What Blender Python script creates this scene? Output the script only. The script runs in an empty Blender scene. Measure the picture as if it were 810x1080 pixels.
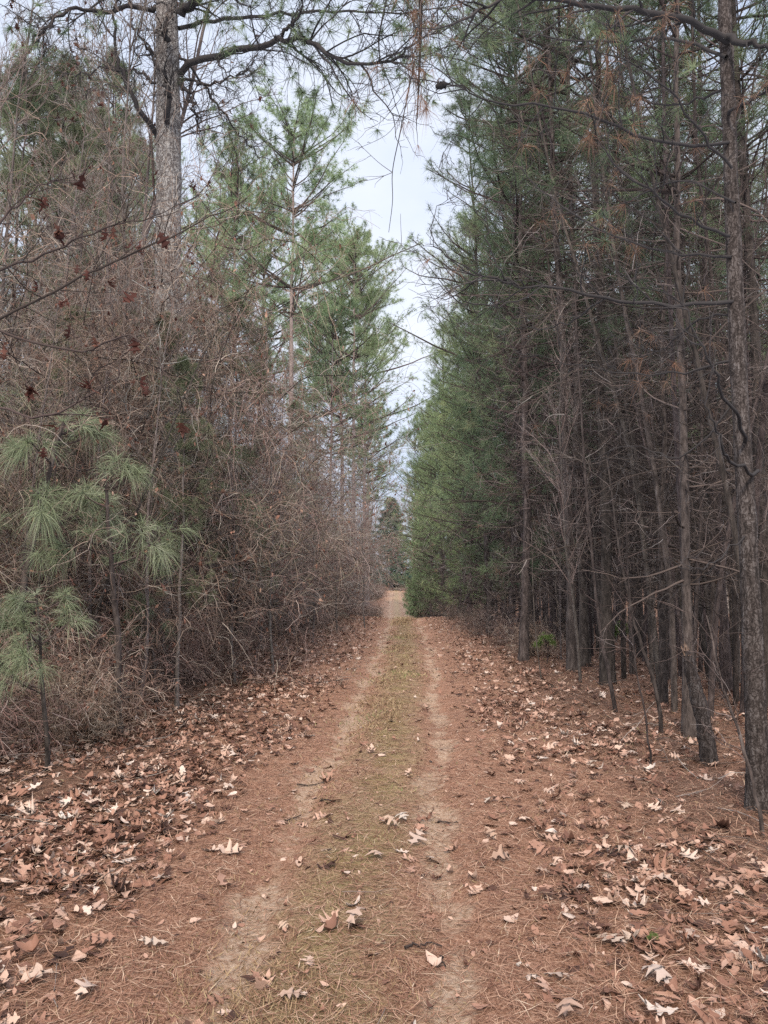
import bpy, math, random
import numpy as np
from mathutils import Vector, Matrix
random.seed(7)
RG = np.random.default_rng(11)
sc = bpy.context.scene
COL = sc.collection
TAU = 2*math.pi

# ------------------------------------------------------------------ camera geometry (photo is 810x1080, focal about 800 px)
F, CX, CY, HZ, VX, EYE = 800.0, 405.0, 540.0, 612.0, 420.0, 1.6
PITCH = math.atan((HZ-CY)/F)
YAW = math.atan((VX-CX)/F)
def P(px, py, D):
    """world point seen at photo pixel (px,py) on the plane Y = D"""
    d = np.array([(px-CX)/F, 1.0, (CY-py)/F])
    c, s = math.cos(PITCH), math.sin(PITCH)
    d = np.array([d[0], d[1]*c-d[2]*s, d[1]*s+d[2]*c])
    c, s = math.cos(YAW), math.sin(YAW)
    d = np.array([d[0]*c-d[1]*s, d[0]*s+d[1]*c, d[2]])
    return np.array([0, 0, EYE]) + d*(D/d[1])

# ------------------------------------------------------------------ terrain
def smooth_interp(x, xs, ys):
    return sum(np.interp(x+o, xs, ys) for o in (-1.5,-.75,0,.75,1.5))/5
def road_c(y):
    return smooth_interp(y, [-20,0,3,5,9,18,34,60,120,400], [-.75,-.48,-.33,-.21,-.05,.17,.27,-.12,-.35,-1.2])
_w = RG.normal(size=(40,2)); _ph = RG.uniform(0,TAU,40)
def lumps(x, y, freq, k0, n=10):
    r = 0
    for i in range(k0, k0+n):
        a, b = _w[i]; q = math.hypot(a,b)+1e-6
        f = freq*(0.6+0.9*((i*7)%10)/10)
        r = r + np.sin((a/q*x+b/q*y)*f+_ph[i])
    return r/math.sqrt(n)
def rut_mask(x, y):
    c = road_c(y)
    hs = .47+.1*np.clip((y-4)/14,0,1)
    wob = .05*np.sin(y*1.3)+.03*np.sin(y*3.1+1)
    a = np.exp(-((x-c+hs+wob)/.17)**2); b = np.exp(-((x-c-hs+wob)/.15)**2)
    return a, b
def height(x, y):
    x = np.asarray(x, float); y = np.asarray(y, float)
    base = smooth_interp(y, [-50,0,30,34,45,55,80,120,200,400], [0,0,-.02,-.03,-.95,-.85,-.2,.8,2.2,4])
    a, b = rut_mask(x, y)
    c = road_c(y); d = x-c
    near = 1/(1+(y/40)**2)
    off = np.clip((np.abs(d)-1.1)/1.5, 0, 1)
    h = base - (.055*a+.05*b)
    h = h + off*(.05+.035*lumps(x,y,2.2,0)+.018*lumps(x,y,6.5,10)) + .006*lumps(x,y,9,20)
    h = h + np.where(d<0, .06, -.02)*np.clip((np.abs(d)-1.5)/3,0,1.5)
    return h
def H(x, y): return float(height(x, y))

def gp(px,py):
    """ground point under a photo pixel"""
    D=EYE*F/(py-HZ)
    for _ in range(6):
        p=P(px,py,D); D=D*(EYE-H(p[0],p[1]))/(EYE-p[2])
    return P(px,py,D)[:2]
# ------------------------------------------------------------------ mesh builder (numpy)
class MB:
    def __init__(s): s.v=[]; s.f=[]; s.n=0; s.r=[]; s.mi=[]
    def add(s, v, faces, rnd=None, mi=0):
        v = np.asarray(v,float).reshape(-1,3); faces = np.asarray(faces,int)
        s.v.append(v); s.f.append(faces+s.n); s.n += len(v)
        s.r.append(np.zeros(len(v)) if rnd is None else np.asarray(rnd,float).reshape(-1))
        s.mi.append(np.full(len(faces), mi))
    def build(s, name, mats, parent=None, smooth=True):
        me = bpy.data.meshes.new(name)
        V = np.concatenate(s.v); R = np.concatenate(s.r)
        tot = np.concatenate([np.full(len(f), f.shape[1]) for f in s.f])
        L = np.concatenate([f.reshape(-1) for f in s.f])
        MI = np.concatenate(s.mi)
        me.vertices.add(len(V)); me.vertices.foreach_set('co', V.reshape(-1).astype(np.float32))
        me.loops.add(len(L)); me.loops.foreach_set('vertex_index', L.astype(np.int32))
        me.polygons.add(len(tot))
        st = np.concatenate([[0], np.cumsum(tot)[:-1]])
        me.polygons.foreach_set('loop_start', st.astype(np.int32))
        me.polygons.foreach_set('loop_total', tot.astype(np.int32))
        me.polygons.foreach_set('material_index', MI.astype(np.int32))
        me.polygons.foreach_set('use_smooth', np.full(len(tot), bool(smooth)))
        at = me.attributes.new('rnd','FLOAT','POINT'); at.data.foreach_set('value', R.astype(np.float32))
        if not isinstance(mats,(list,tuple)): mats=[mats]
        for m in mats: me.materials.append(m)
        me.update(calc_edges=True)
        o = bpy.data.objects.new(name, me); COL.objects.link(o)
        if parent: o.parent = parent
        return o
def nrm(a): return a/(np.linalg.norm(a,axis=-1,keepdims=True)+1e-9)
def rdir(n, rg): return nrm(rg.normal(size=(n,3)))
def perp(d, rg):
    r = rdir(len(d), rg); return nrm(r-d*(r*d).sum(-1,keepdims=True))
def tubes(mb, pts, rad, sides=4, rnd=None, mi=0, cap=False):
    """pts (B,N,3), rad (B,N)"""
    pts = np.asarray(pts,float); rad = np.asarray(rad,float)
    B,N,_ = pts.shape
    t = np.empty_like(pts); t[:,1:-1] = pts[:,2:]-pts[:,:-2]; t[:,0]=pts[:,1]-pts[:,0]; t[:,-1]=pts[:,-1]-pts[:,-2]
    t = nrm(t)
    ref = np.where(np.abs(t[:,:1,2:3])>.8, np.array([1.,0,0]), np.array([0,0,1.]))
    ref = np.broadcast_to(ref, t.shape)
    u = nrm(np.cross(t, ref)); w = np.cross(t, u)
    a = np.arange(sides)*TAU/sides
    V = pts[:,:,None,:] + rad[:,:,None,None]*(np.cos(a)[None,None,:,None]*u[:,:,None,:]+np.sin(a)[None,None,:,None]*w[:,:,None,:])
    idx = np.arange(B*N*sides).reshape(B,N,sides)
    A = idx[:,:-1,:]; C = idx[:,1:,:]
    Fc = np.stack([A, np.roll(A,-1,2), np.roll(C,-1,2), C], -1).reshape(-1,4)
    r = np.zeros(B) if rnd is None else rnd
    mb.add(V.reshape(-1,3), Fc, np.repeat(r, N*sides), mi)
def grow(st, d, ln, nseg, wander, grav, rg):
    st = np.asarray(st,float); d = nrm(np.asarray(d,float)); ln = np.asarray(ln,float)
    B = len(st); out = np.empty((B,nseg+1,3)); out[:,0]=st; p=st.copy()
    g = np.asarray(grav,float)
    for i in range(nseg):
        d = d + rg.normal(size=(B,3))*wander
        d[:,2] += g/nseg if g.ndim==0 else g/nseg
        d = nrm(d); p = p + d*(ln/nseg)[:,None]; out[:,i+1]=p
    return out
def spawn(par, n, t0, t1, amin, amax, rg, flat=0.0):
    """n children per parent curve; returns starts, dirs, parent index, t"""
    B,N,_ = par.shape
    pi = np.repeat(np.arange(B), n); t = rg.uniform(t0,t1,len(pi))
    x = t*(N-1); i = np.minimum(x.astype(int), N-2); f=(x-i)[:,None]
    a = par[pi,i]; b = par[pi,i+1]; st = a*(1-f)+b*f; tg = nrm(b-a)
    pp = perp(tg, rg)
    if flat: pp[:,2]*= (1-flat); pp = nrm(pp)
    ang = rg.uniform(amin,amax,len(pi))[:,None]
    return st, nrm(tg*np.cos(ang)+pp*np.sin(ang)), pi, t
def taper(r0, N, end=.15, p=1.0):
    t = np.linspace(0,1,N)**p
    return np.asarray(r0)[:,None]*(1-(1-end)*t)[None,:]
def needles(mb, pos, d, k, ln, w, spread, droop, rg, seg=1, mi=0, rnd=None):
    """tufts of k thin needles at each pos, fanned about d"""
    T = len(pos)
    nd = nrm(np.repeat(d,k,0)*(1-spread)+rdir(T*k,rg)*spread*1.2)
    p0 = np.repeat(pos,k,0) - nd*0
    L = ln*rg.uniform(.65,1.1,T*k)[:,None]
    side = perp(nd, rg)*w*.5
    r = np.repeat(rg.uniform(0,1,T) if rnd is None else rnd, k)*.7+rg.uniform(0,.3,T*k)
    if seg==1:
        tip = p0+nd*L; tip[:,2] -= droop*L[:,0]
        V = np.stack([p0-side,p0+side,tip],1); Fc = np.arange(T*k*3).reshape(-1,3)
        mb.add(V.reshape(-1,3),Fc,np.repeat(r,3),mi)
    else:
        m = p0+nd*L*.5; m[:,2]-=droop*L[:,0]*.22
        tip = p0+nd*L*.92; tip[:,2]-=droop*L[:,0]*.8
        V = np.stack([p0-side,p0+side,m+side*.8,m-side*.8,tip],1)
        b = np.arange(T*k)[:,None]*5
        mb.add(V.reshape(-1,3), b+np.array([[0,1,2,3]]), np.repeat(r,5), mi)
        mb.f.append(b+mb.n-T*k*5+np.array([[3,2,4]])); mb.mi.append(np.full(T*k,mi))
def catmull(cp, n):
    cp = np.asarray(cp,float); cp = np.vstack([2*cp[0]-cp[1],cp,2*cp[-1]-cp[-2]])
    out=[]; m=len(cp)-3
    for q in np.linspace(0,m-1e-6,n):
        i=int(q); t=q-i; a,b,c,d=cp[i:i+4]
        out.append(.5*((2*b)+(-a+c)*t+(2*a-5*b+4*c-d)*t*t+(-a+3*b-3*c+d)*t**3))
    return np.array(out)

# ------------------------------------------------------------------ leaf templates (lobed oak leaf, oval leaf)
def leaf_template(kind):
    if kind == 0:   # lobed oak
        o = [(0,.03),(.10,.05),(.17,.20),(.24,.24),(.27,.10),(.36,.12),(.45,.36),(.53,.40),(.52,.15),(.62,.14),(.74,.30),(.80,.27),(.76,.10),(.88,.09),(1.,0)]
    elif kind == 1:
        o = [(0,.02),(.12,.04),(.22,.28),(.32,.10),(.40,.12),(.50,.44),(.62,.40),(.60,.13),(.72,.12),(.86,.24),(.86,.08),(1.,0)]
    elif kind == 2:
        o = [(0,.03),(.15,.16),(.28,.18),(.40,.30),(.52,.26),(.64,.30),(.78,.20),(.88,.14),(1.,0)]
    else:
        o = [(0,.02),(.15,.12),(.35,.22),(.6,.24),(.82,.14),(1.,0)]
    x = np.array([q[0] for q in o])-.5; y = np.array([q[1] for q in o])
    return x, y
def add_leaves(mb, pos, yaw, size, tilt, roll, curl, kind, rnd, rg, mi=0):
    x, y = leaf_template(kind); n=len(x); B=len(pos)
    # rows: left edge, mid, right edge
    y2 = y*rg.uniform(.75,1.15,(B,1))*rg.uniform(.72,1.2,(B,n)); y3 = y*rg.uniform(.75,1.15,(B,1))*rg.uniform(.72,1.2,(B,n))
    xx = np.broadcast_to(x,(B,n))
    c1 = curl[:,None]; c2 = (curl*rg.uniform(-.6,1.4,B))[:,None]; tw = rg.normal(0,.5,(B,1))
    def zf(u,v): return c1*2.2*u*u + c2*3.0*v*v + tw*u*v + .05*np.sin(9*u+rnd[:,None]*9)*np.abs(c1)
    mid = np.stack([xx, 0*xx, zf(xx,0*xx)-.03],-1)
    lf = np.stack([xx-.04*np.sign(y), y2, zf(xx,y2)],-1); rt = np.stack([xx-.02, -y3, zf(xx,-y3)],-1)
    V = np.stack([lf,mid,rt],2)*size[:,None,None,None]           # B,n,3,3
    ct,st = np.cos(tilt),np.sin(tilt); cr,sr=np.cos(roll),np.sin(roll); cy,sy=np.cos(yaw),np.sin(yaw)
    def rot(V,a,b,c,s):
        A=V[...,a]*c[:,None,None]-V[...,b]*s[:,None,None]; Bc=V[...,a]*s[:,None,None]+V[...,b]*c[:,None,None]
        V=V.copy(); V[...,a]=A; V[...,b]=Bc; return V
    V = rot(V,1,2,cr,sr); V = rot(V,0,2,ct,st); V = rot(V,0,1,cy,sy)
    V = V+pos[:,None,None,:]
    idx = np.arange(B*n*3).reshape(B,n,3)
    f = [np.stack([idx[:,:-1,j],idx[:,1:,j],idx[:,1:,j+1],idx[:,:-1,j+1]],-1).reshape(-1,4) for j in (0,1)]
    mb.add(V.reshape(-1,3), np.concatenate(f), np.repeat(rnd,n*3), mi)

# ------------------------------------------------------------------ materials
def mat(name, ramp, rough=.8, trans=0.0, objvar=0.0, bump=None, noise=None, spec=.25):
    """ramp: list of (pos,(r,g,b)) over attribute rnd (or over noise when given)"""
    m = bpy.data.materials.new(name); m.use_nodes=True; nt=m.node_tree; N=nt.nodes; L=nt.links
    b = N['Principled BSDF']; b.inputs['Roughness'].default_value=rough; b.inputs['Specular IOR Level'].default_value=spec
    cr = N.new('ShaderNodeValToRGB'); e=cr.color_ramp.elements
    e[0].position=ramp[0][0]; e[0].color=(*ramp[0][1],1); e[1].position=ramp[-1][0]; e[1].color=(*ramp[-1][1],1)
    for p,c in ramp[1:-1]:
        q=e.new(p); q.color=(*c,1)
    tc = N.new('ShaderNodeTexCoord')
    if noise:
        mp = N.new('ShaderNodeMapping'); mp.inputs['Scale'].default_value=noise['scale']
        L.new(tc.outputs['Object'], mp.inputs['Vector'])
        nz = N.new('ShaderNodeTexNoise'); nz.inputs['Scale'].default_value=noise.get('s',1); nz.inputs['Detail'].default_value=6; nz.inputs['Roughness'].default_value=.65
        L.new(mp.outputs[0], nz.inputs['Vector'])
        fac = nz.outputs['Fac']
        if noise.get('plates'):
            vo = N.new('ShaderNodeTexVoronoi'); vo.feature='DISTANCE_TO_EDGE'; vo.inputs['Scale'].default_value=noise['plates']
            mp2 = N.new('ShaderNodeMapping'); mp2.inputs['Scale'].default_value=noise.get('pscale',(1,1,.35))
            mxv = N.new('ShaderNodeVectorMath'); mxv.operation='MULTIPLY_ADD'
            nz2 = N.new('ShaderNodeTexNoise'); nz2.inputs['Scale'].default_value=11; nz2.inputs['Detail'].default_value=5; L.new(tc.outputs['Object'], nz2.inputs['Vector'])
            L.new(nz2.outputs['Color'], mxv.inputs[0]); mxv.inputs[1].default_value=(.22,.22,.3); L.new(tc.outputs['Object'], mxv.inputs[2])
            L.new(mxv.outputs[0], mp2.inputs['Vector']); L.new(mp2.outputs[0], vo.inputs['Vector'])
            mr = N.new('ShaderNodeMapRange'); mr.inputs['From Max'].default_value=.2; mr.inputs['To Min'].default_value=noise.get('soft',0); L.new(vo.outputs['Distance'], mr.inputs['Value'])
            mu = N.new('ShaderNodeMath'); mu.operation='MULTIPLY'; L.new(mr.outputs[0], mu.inputs[0]); L.new(fac, mu.inputs[1])
            ad = N.new('ShaderNodeMath'); ad.operation='MULTIPLY_ADD'; L.new(fac, ad.inputs[0]); ad.inputs[1].default_value=.4; 
            mu2 = N.new('ShaderNodeMath'); mu2.operation='MULTIPLY'; L.new(mu.outputs[0], mu2.inputs[0]); mu2.inputs[1].default_value=.75
            L.new(mu2.outputs[0], ad.inputs[2]); fac = ad.outputs[0]
        L.new(fac, cr.inputs['Fac'])
        if bump:
            bp = N.new('ShaderNodeBump'); bp.inputs['Strength'].default_value=bump[0]; bp.inputs['Distance'].default_value=bump[1]
            L.new(fac, bp.inputs['Height']); L.new(bp.outputs[0], b.inputs['Normal'])
    else:
        at = N.new('ShaderNodeAttribute'); at.attribute_name='rnd'; L.new(at.outputs['Fac'], cr.inputs['Fac'])
    col = cr.outputs['Color']
    if objvar:
        oi = N.new('ShaderNodeObjectInfo'); hs = N.new('ShaderNodeHueSaturation')
        mr = N.new('ShaderNodeMapRange'); mr.inputs['To Min'].default_value=1-objvar; mr.inputs['To Max'].default_value=1+objvar
        L.new(oi.outputs['Random'], mr.inputs['Value']); L.new(mr.outputs[0], hs.inputs['Value'])
        mr2 = N.new('ShaderNodeMapRange'); mr2.inputs['To Min'].default_value=.5-objvar*.06; mr2.inputs['To Max'].default_value=.5+objvar*.06
        wn = N.new('ShaderNodeMath'); wn.operation='FRACT'; m7 = N.new('ShaderNodeMath'); m7.operation='MULTIPLY'; m7.inputs[1].default_value=7.31
        L.new(oi.outputs['Random'], m7.inputs[0]); L.new(m7.outputs[0], wn.inputs[0]); L.new(wn.outputs[0], mr2.inputs['Value']); L.new(mr2.outputs[0], hs.inputs['Hue'])
        L.new(col, hs.inputs['Color']); col = hs.outputs['Color']
    L.new(col, b.inputs['Base Color'])
    if trans:
        tr = N.new('ShaderNodeBsdfTranslucent'); L.new(col, tr.inputs['Color'])
        mx = N.new('ShaderNodeMixShader'); mx.inputs[0].default_value=trans
        L.new(b.outputs[0], mx.inputs[1]); L.new(tr.outputs[0], mx.inputs[2])
        L.new(mx.outputs[0], N['Material Output'].inputs['Surface'])
    return m
M = {}
M['bark_big'] = mat('bark_big', [(.2,(.06,.048,.042)),(.36,(.18,.15,.135)),(.52,(.34,.30,.27)),(.72,(.47,.43,.39))], .95, noise=dict(scale=(1,1,.4),s=30,plates=17,pscale=(1,1,.34),soft=.25), bump=(1.,.03))
M['bark_near'] = mat('bark_near', [(.2,(.012,.009,.008)),(.36,(.035,.026,.022)),(.5,(.075,.057,.049)),(.62,(.12,.096,.085)),(.8,(.18,.155,.14))], .95, noise=dict(scale=(1,1,.16),s=48,plates=34,pscale=(1,1,.10),soft=.35), bump=(.6,.02))
M['bark_pine'] = mat('bark_pine', [(.25,(.016,.012,.011)),(.42,(.05,.037,.032)),(.6,(.11,.082,.07)),(.85,(.22,.185,.17))], .9, noise=dict(scale=(1,1,.3),s=24), bump=(.8,.02), objvar=.35)
M['bark_grey'] = mat('bark_grey', [(.25,(.045,.035,.03)),(.5,(.14,.11,.095)),(.8,(.28,.24,.21))], .9, noise=dict(scale=(1,1,.4),s=18), bump=(.6,.01), objvar=.25)
M['bark_tall'] = mat('bark_tall', [(.2,(.09,.065,.055)),(.5,(.27,.20,.17)),(.9,(.42,.34,.30))], .9, noise=dict(scale=(1,1,.3),s=10), bump=(.6,.02))
M['dead_wood'] = mat('dead_wood', [(0,(.03,.022,.018)),(.6,(.095,.068,.055)),(.9,(.19,.14,.12)),(1,(.33,.28,.25))], .9, objvar=.3)
M['dark_limb'] = mat('dark_limb', [(0,(.03,.026,.025)),(1,(.09,.075,.07))], .9)
M['twig'] = mat('twig', [(0,(.10,.07,.055)),(.5,(.25,.18,.145)),(.85,(.38,.31,.27)),(1,(.5,.44,.38))], .9, objvar=.2)
M['vine'] = mat('vine', [(0,(.12,.07,.05)),(.5,(.32,.20,.15)),(.85,(.46,.33,.255)),(1,(.64,.53,.43))], .9, objvar=.28)
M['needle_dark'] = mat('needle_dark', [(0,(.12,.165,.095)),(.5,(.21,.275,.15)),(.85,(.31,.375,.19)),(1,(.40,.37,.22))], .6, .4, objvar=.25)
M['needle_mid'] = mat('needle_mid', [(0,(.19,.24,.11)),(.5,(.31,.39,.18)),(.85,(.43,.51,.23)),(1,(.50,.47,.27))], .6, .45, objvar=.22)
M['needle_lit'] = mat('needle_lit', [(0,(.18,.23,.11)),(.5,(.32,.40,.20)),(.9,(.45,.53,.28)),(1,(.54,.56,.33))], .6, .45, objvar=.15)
M['needle_young'] = mat('needle_young', [(0,(.17,.19,.10)),(.4,(.28,.32,.17)),(.8,(.41,.45,.27)),(1,(.54,.53,.38))], .5, .3, spec=.4)
M['needle_olive'] = mat('needle_olive', [(0,(.13,.15,.08)),(.5,(.23,.25,.14)),(1,(.35,.35,.2))], .7, .3, objvar=.2)
M['needle_brown'] = mat('needle_brown', [(0,(.16,.08,.05)),(.5,(.30,.16,.10)),(1,(.44,.29,.20))], .8, .2)
M['cedar'] = mat('cedar', [(0,(.05,.10,.07)),(.5,(.11,.18,.13)),(1,(.20,.29,.21))], .7, .2)
M['sprig'] = mat('sprig', [(0,(.12,.2,.05)),(1,(.32,.42,.12))], .6, .35)
M['dead_leaf'] = mat('dead_leaf', [(0,(.055,.02,.015)),(.5,(.14,.05,.035)),(1,(.36,.19,.125))], .6, .25)
M['leaf_small'] = mat('leaf_small', [(0,(.14,.055,.035)),(.6,(.34,.165,.11)),(1,(.55,.35,.25))], .7, .2)
M['litter'] = mat('litter', [(0,(.045,.025,.02)),(.2,(.16,.075,.05)),(.42,(.38,.19,.125)),(.62,(.58,.34,.24)),(.82,(.76,.53,.40)),(1,(.86,.73,.62))], .65, .12, spec=.3)
M['pale_leaf'] = mat('pale_leaf', [(0,(.48,.28,.19)),(.5,(.60,.42,.31)),(1,(.68,.54,.44))], .6, .12, objvar=.12, spec=.3)
M['straw'] = mat('straw', [(0,(.08,.03,.018)),(.3,(.28,.128,.08)),(.6,(.51,.28,.18)),(.85,(.72,.47,.315)),(1,(.88,.70,.50))], .7, .1)
M['grass'] = mat('grass', [(0,(.22,.12,.06)),(.45,(.48,.32,.18)),(.78,(.52,.40,.22)),(.9,(.33,.31,.12)),(1,(.20,.27,.08))], .7, .2)
M['splinter'] = mat('splinter', [(.2,(.16,.09,.06)),(.5,(.30,.19,.13)),(.9,(.48,.35,.26))], .9, noise=dict(scale=(1,1,.1),s=60), bump=(.8,.01))

def ground_mat():
    m = bpy.data.materials.new('forest_floor'); m.use_nodes=True; nt=m.node_tree; N=nt.nodes; L=nt.links
    b=N['Principled BSDF']; b.inputs['Roughness'].default_value=.95; b.inputs['Specular IOR Level'].default_value=.1
    tc=N.new('ShaderNodeTexCoord')
    def noise(s, det=6, r=.65, vec=None, dist=0):
        n=N.new('ShaderNodeTexNoise'); n.inputs['Scale'].default_value=s; n.inputs['Detail'].default_value=det; n.inputs['Roughness'].default_value=r; n.inputs['Distortion'].default_value=dist
        L.new(vec or tc.outputs['Object'], n.inputs['Vector']); return n.outputs['Fac']
    def ramp(f, st):
        c=N.new('ShaderNodeValToRGB'); e=c.color_ramp.elements
        e[0].position=st[0][0]; e[0].color=(*st[0][1],1); e[1].position=st[-1][0]; e[1].color=(*st[-1][1],1)
        for p,q in st[1:-1]: z=e.new(p); z.color=(*q,1)
        L.new(f,c.inputs['Fac']); return c.outputs['Color']
    def attr(n): a=N.new('ShaderNodeAttribute'); a.attribute_name=n; return a.outputs['Fac']
    def math_(op,a,bv,cl=False):
        q=N.new('ShaderNodeMath'); q.operation=op; q.use_clamp=cl
        for i,v in enumerate((a,bv)):
            if isinstance(v,(int,float)): q.inputs[i].default_value=v
            else: L.new(v,q.inputs[i])
        return q.outputs[0]
    def mix(f,a,c):
        q=N.new('ShaderNodeMix'); q.data_type='RGBA'; L.new(f,q.inputs['Factor']); L.new(a,q.inputs['A']); L.new(c,q.inputs['B']); return q.outputs['Result']
    fine=noise(70,8,.75); mid=noise(9,6,.6,dist=.4); coarse=noise(1.3,5)
    straw=ramp(fine,[(.34,(.08,.033,.019)),(.46,(.31,.152,.092)),(.56,(.50,.275,.178)),(.7,(.71,.485,.335))])
    mossy=ramp(fine,[(.34,(.08,.05,.025)),(.46,(.28,.19,.10)),(.57,(.43,.32,.175)),(.7,(.60,.47,.29))])
    sand=ramp(noise(34,9,.75),[(.34,(.22,.12,.07)),(.46,(.50,.33,.215)),(.56,(.66,.48,.34)),(.7,(.80,.63,.48))])
    dark=ramp(fine,[(.32,(.05,.026,.018)),(.48,(.19,.10,.066)),(.7,(.40,.26,.18))])
    def band(v, lo, hi):
        q=N.new('ShaderNodeMapRange'); q.interpolation_type='SMOOTHSTEP'; q.inputs['From Min'].default_value=lo; q.inputs['From Max'].default_value=hi; L.new(v,q.inputs['Value']); return q.outputs[0]
    off=attr('off'); rut=attr('rut'); md=attr('mid'); far=attr('far')
    c=mix(band(math_('ADD',off,math_('MULTIPLY',mid,.8)),.7,1.1), straw, dark)
    c=mix(math_('MULTIPLY',band(math_('ADD',md,math_('ADD',math_('MULTIPLY',coarse,1.8),math_('MULTIPLY',mid,.8))),1.55,2.3),.75), c, mossy)
    patch=noise(1.5,3,.6,dist=.6)
    s=band(math_('ADD',math_('MULTIPLY',rut,.62),math_('ADD',math_('MULTIPLY',mid,.9),math_('MULTIPLY',patch,1.9))),1.72,2.08)
    c=mix(math_('MULTIPLY',s,.72), c, sand)
    mg=N.new('ShaderNodeRGB'); mg.outputs[0].default_value=(.26,.23,.06,1)
    c=mix(math_('MULTIPLY',band(math_('ADD',math_('MULTIPLY',md,.8),math_('ADD',math_('MULTIPLY',patch,1.2),math_('MULTIPLY',fine,.5))),1.46,1.8),.3), c, mg.outputs[0])
    fs=math_('MULTIPLY',far,band(mid,.25,.6)); c=mix(math_('MULTIPLY',fs,.6,True), c, sand)
    L.new(c,b.inputs['Base Color'])
    bp=N.new('ShaderNodeBump'); bp.inputs['Strength'].default_value=.9; bp.inputs['Distance'].default_value=.02
    L.new(math_('ADD',fine,math_('MULTIPLY',mid,1.4)),bp.inputs['Height']); L.new(bp.outputs[0],b.inputs['Normal'])
    return m

# ------------------------------------------------------------------ tagging
def tag(o, label=None, cat=None, group=None, kind=None):
    for k,v in (('label',label),('category',cat),('group',group),('kind',kind)):
        if v: o[k]=v
    return o
def empty(name, loc=(0,0,0), rz=0, sc_=1.0):
    o=bpy.data.objects.new(name,None); o.empty_display_size=.2; COL.objects.link(o); o.location=loc; o.rotation_euler=(0,0,rz)
    o.scale=(sc_,)*3 if np.isscalar(sc_) else sc_
    return o
def stamp(name, parts, loc, rz, s, label, cat, group=None, lean=(0,0)):
    """a thing made of an Empty and copies of proto parts [(partname, meshobj)]"""
    r=empty(name,loc,rz,s); r.rotation_euler=(lean[0],lean[1],rz); tag(r,label,cat,group)
    for pn,po in parts:
        c=po.copy(); c.name=pn; c.parent=r; COL.objects.link(c)
    return r
PROTOS=[]
def proto(mb, name, mats):
    o=mb.build(name,mats); PROTOS.append(o); return (name,o)

# ------------------------------------------------------------------ ground
def build_ground():
    def lines(segs):
        out=[]
        for a,b_,st in segs: out.append(np.arange(a,b_,st))
        return np.unique(np.round(np.concatenate(out),4))
    xs=lines([(-4,4.001,.05),(4,12,.3),(-12,-4,.3),(12,40,2),(-40,-12,2),(40,401,40),(-400,-39,40)])
    ys=lines([(-40,0,4),(0,2,.25),(2,9,.05),(9,20,.12),(20,40,.3),(40,130,1.0),(130,700,30)])
    X,Y=np.meshgrid(xs,ys,indexing='ij'); Z=height(X,Y)
    Z=Z+np.where((np.abs(X)<4.5)&(Y<20), RG.normal(0,.0035,X.shape),0)
    V=np.stack([X,Y,Z],-1).reshape(-1,3); nx,ny=X.shape
    I=np.arange(nx*ny).reshape(nx,ny)
    Fc=np.stack([I[:-1,:-1],I[1:,:-1],I[1:,1:],I[:-1,1:]],-1).reshape(-1,4)
    mb=MB(); mb.add(V,Fc); o=mb.build('ground',ground_mat()); tag(o,kind='structure')
    a,b_=rut_mask(X,Y); c=road_c(Y); d=X-c
    lat=np.abs(d)
    vals=dict(rut=np.maximum(a,b_), mid=np.exp(-(d/.42)**2), off=np.clip((lat-1.1)/1.3,0,1)*.8,
              far=np.clip((Y-38)/8,0,1)*np.clip(1.6-lat,0,1)*np.clip((160-Y)/60,0,1))
    for k,v in vals.items():
        at=o.data.attributes.new(k,'FLOAT','POINT'); at.data.foreach_set('value',v.reshape(-1).astype(np.float32))
build_ground()

# ------------------------------------------------------------------ litter
def scatter(n, dens):
    """sample n points with depth falling off; dens(x,y)->0..1 acceptance"""
    out=[]; tot=0
    while tot<n:
        y=2.1+ (RG.uniform(0,1,n)**1.8)*38; x=RG.uniform(-1,1,n)*(2.6+.5*y); x=np.clip(x,-9,10)
        keep=RG.uniform(0,1,n)<dens(x,y); q=np.stack([x[keep],y[keep]],-1); out.append(q); tot+=len(q)
    return np.concatenate(out)[:n]
def leaf_dens(x,y):
    d=x-road_c(y); l=np.abs(d)
    left=np.clip((-d-np.where(y>7,.72,.9))/.5,0,1)*np.where(-d>3.6,.5,1); right=np.clip((d-.75)/.6,0,1)*np.where(y<7,.34,.8)
    right=right*np.where(d>2.3,.35,1)
    mid=.035+.02*(y>12)
    mid=mid*1.0; cl=.4+.6*np.clip(lumps(x,y,3.0,12)+.5,0,1)
    return np.where(d<0,np.maximum(left,mid),np.maximum(right,mid))*cl
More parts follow.
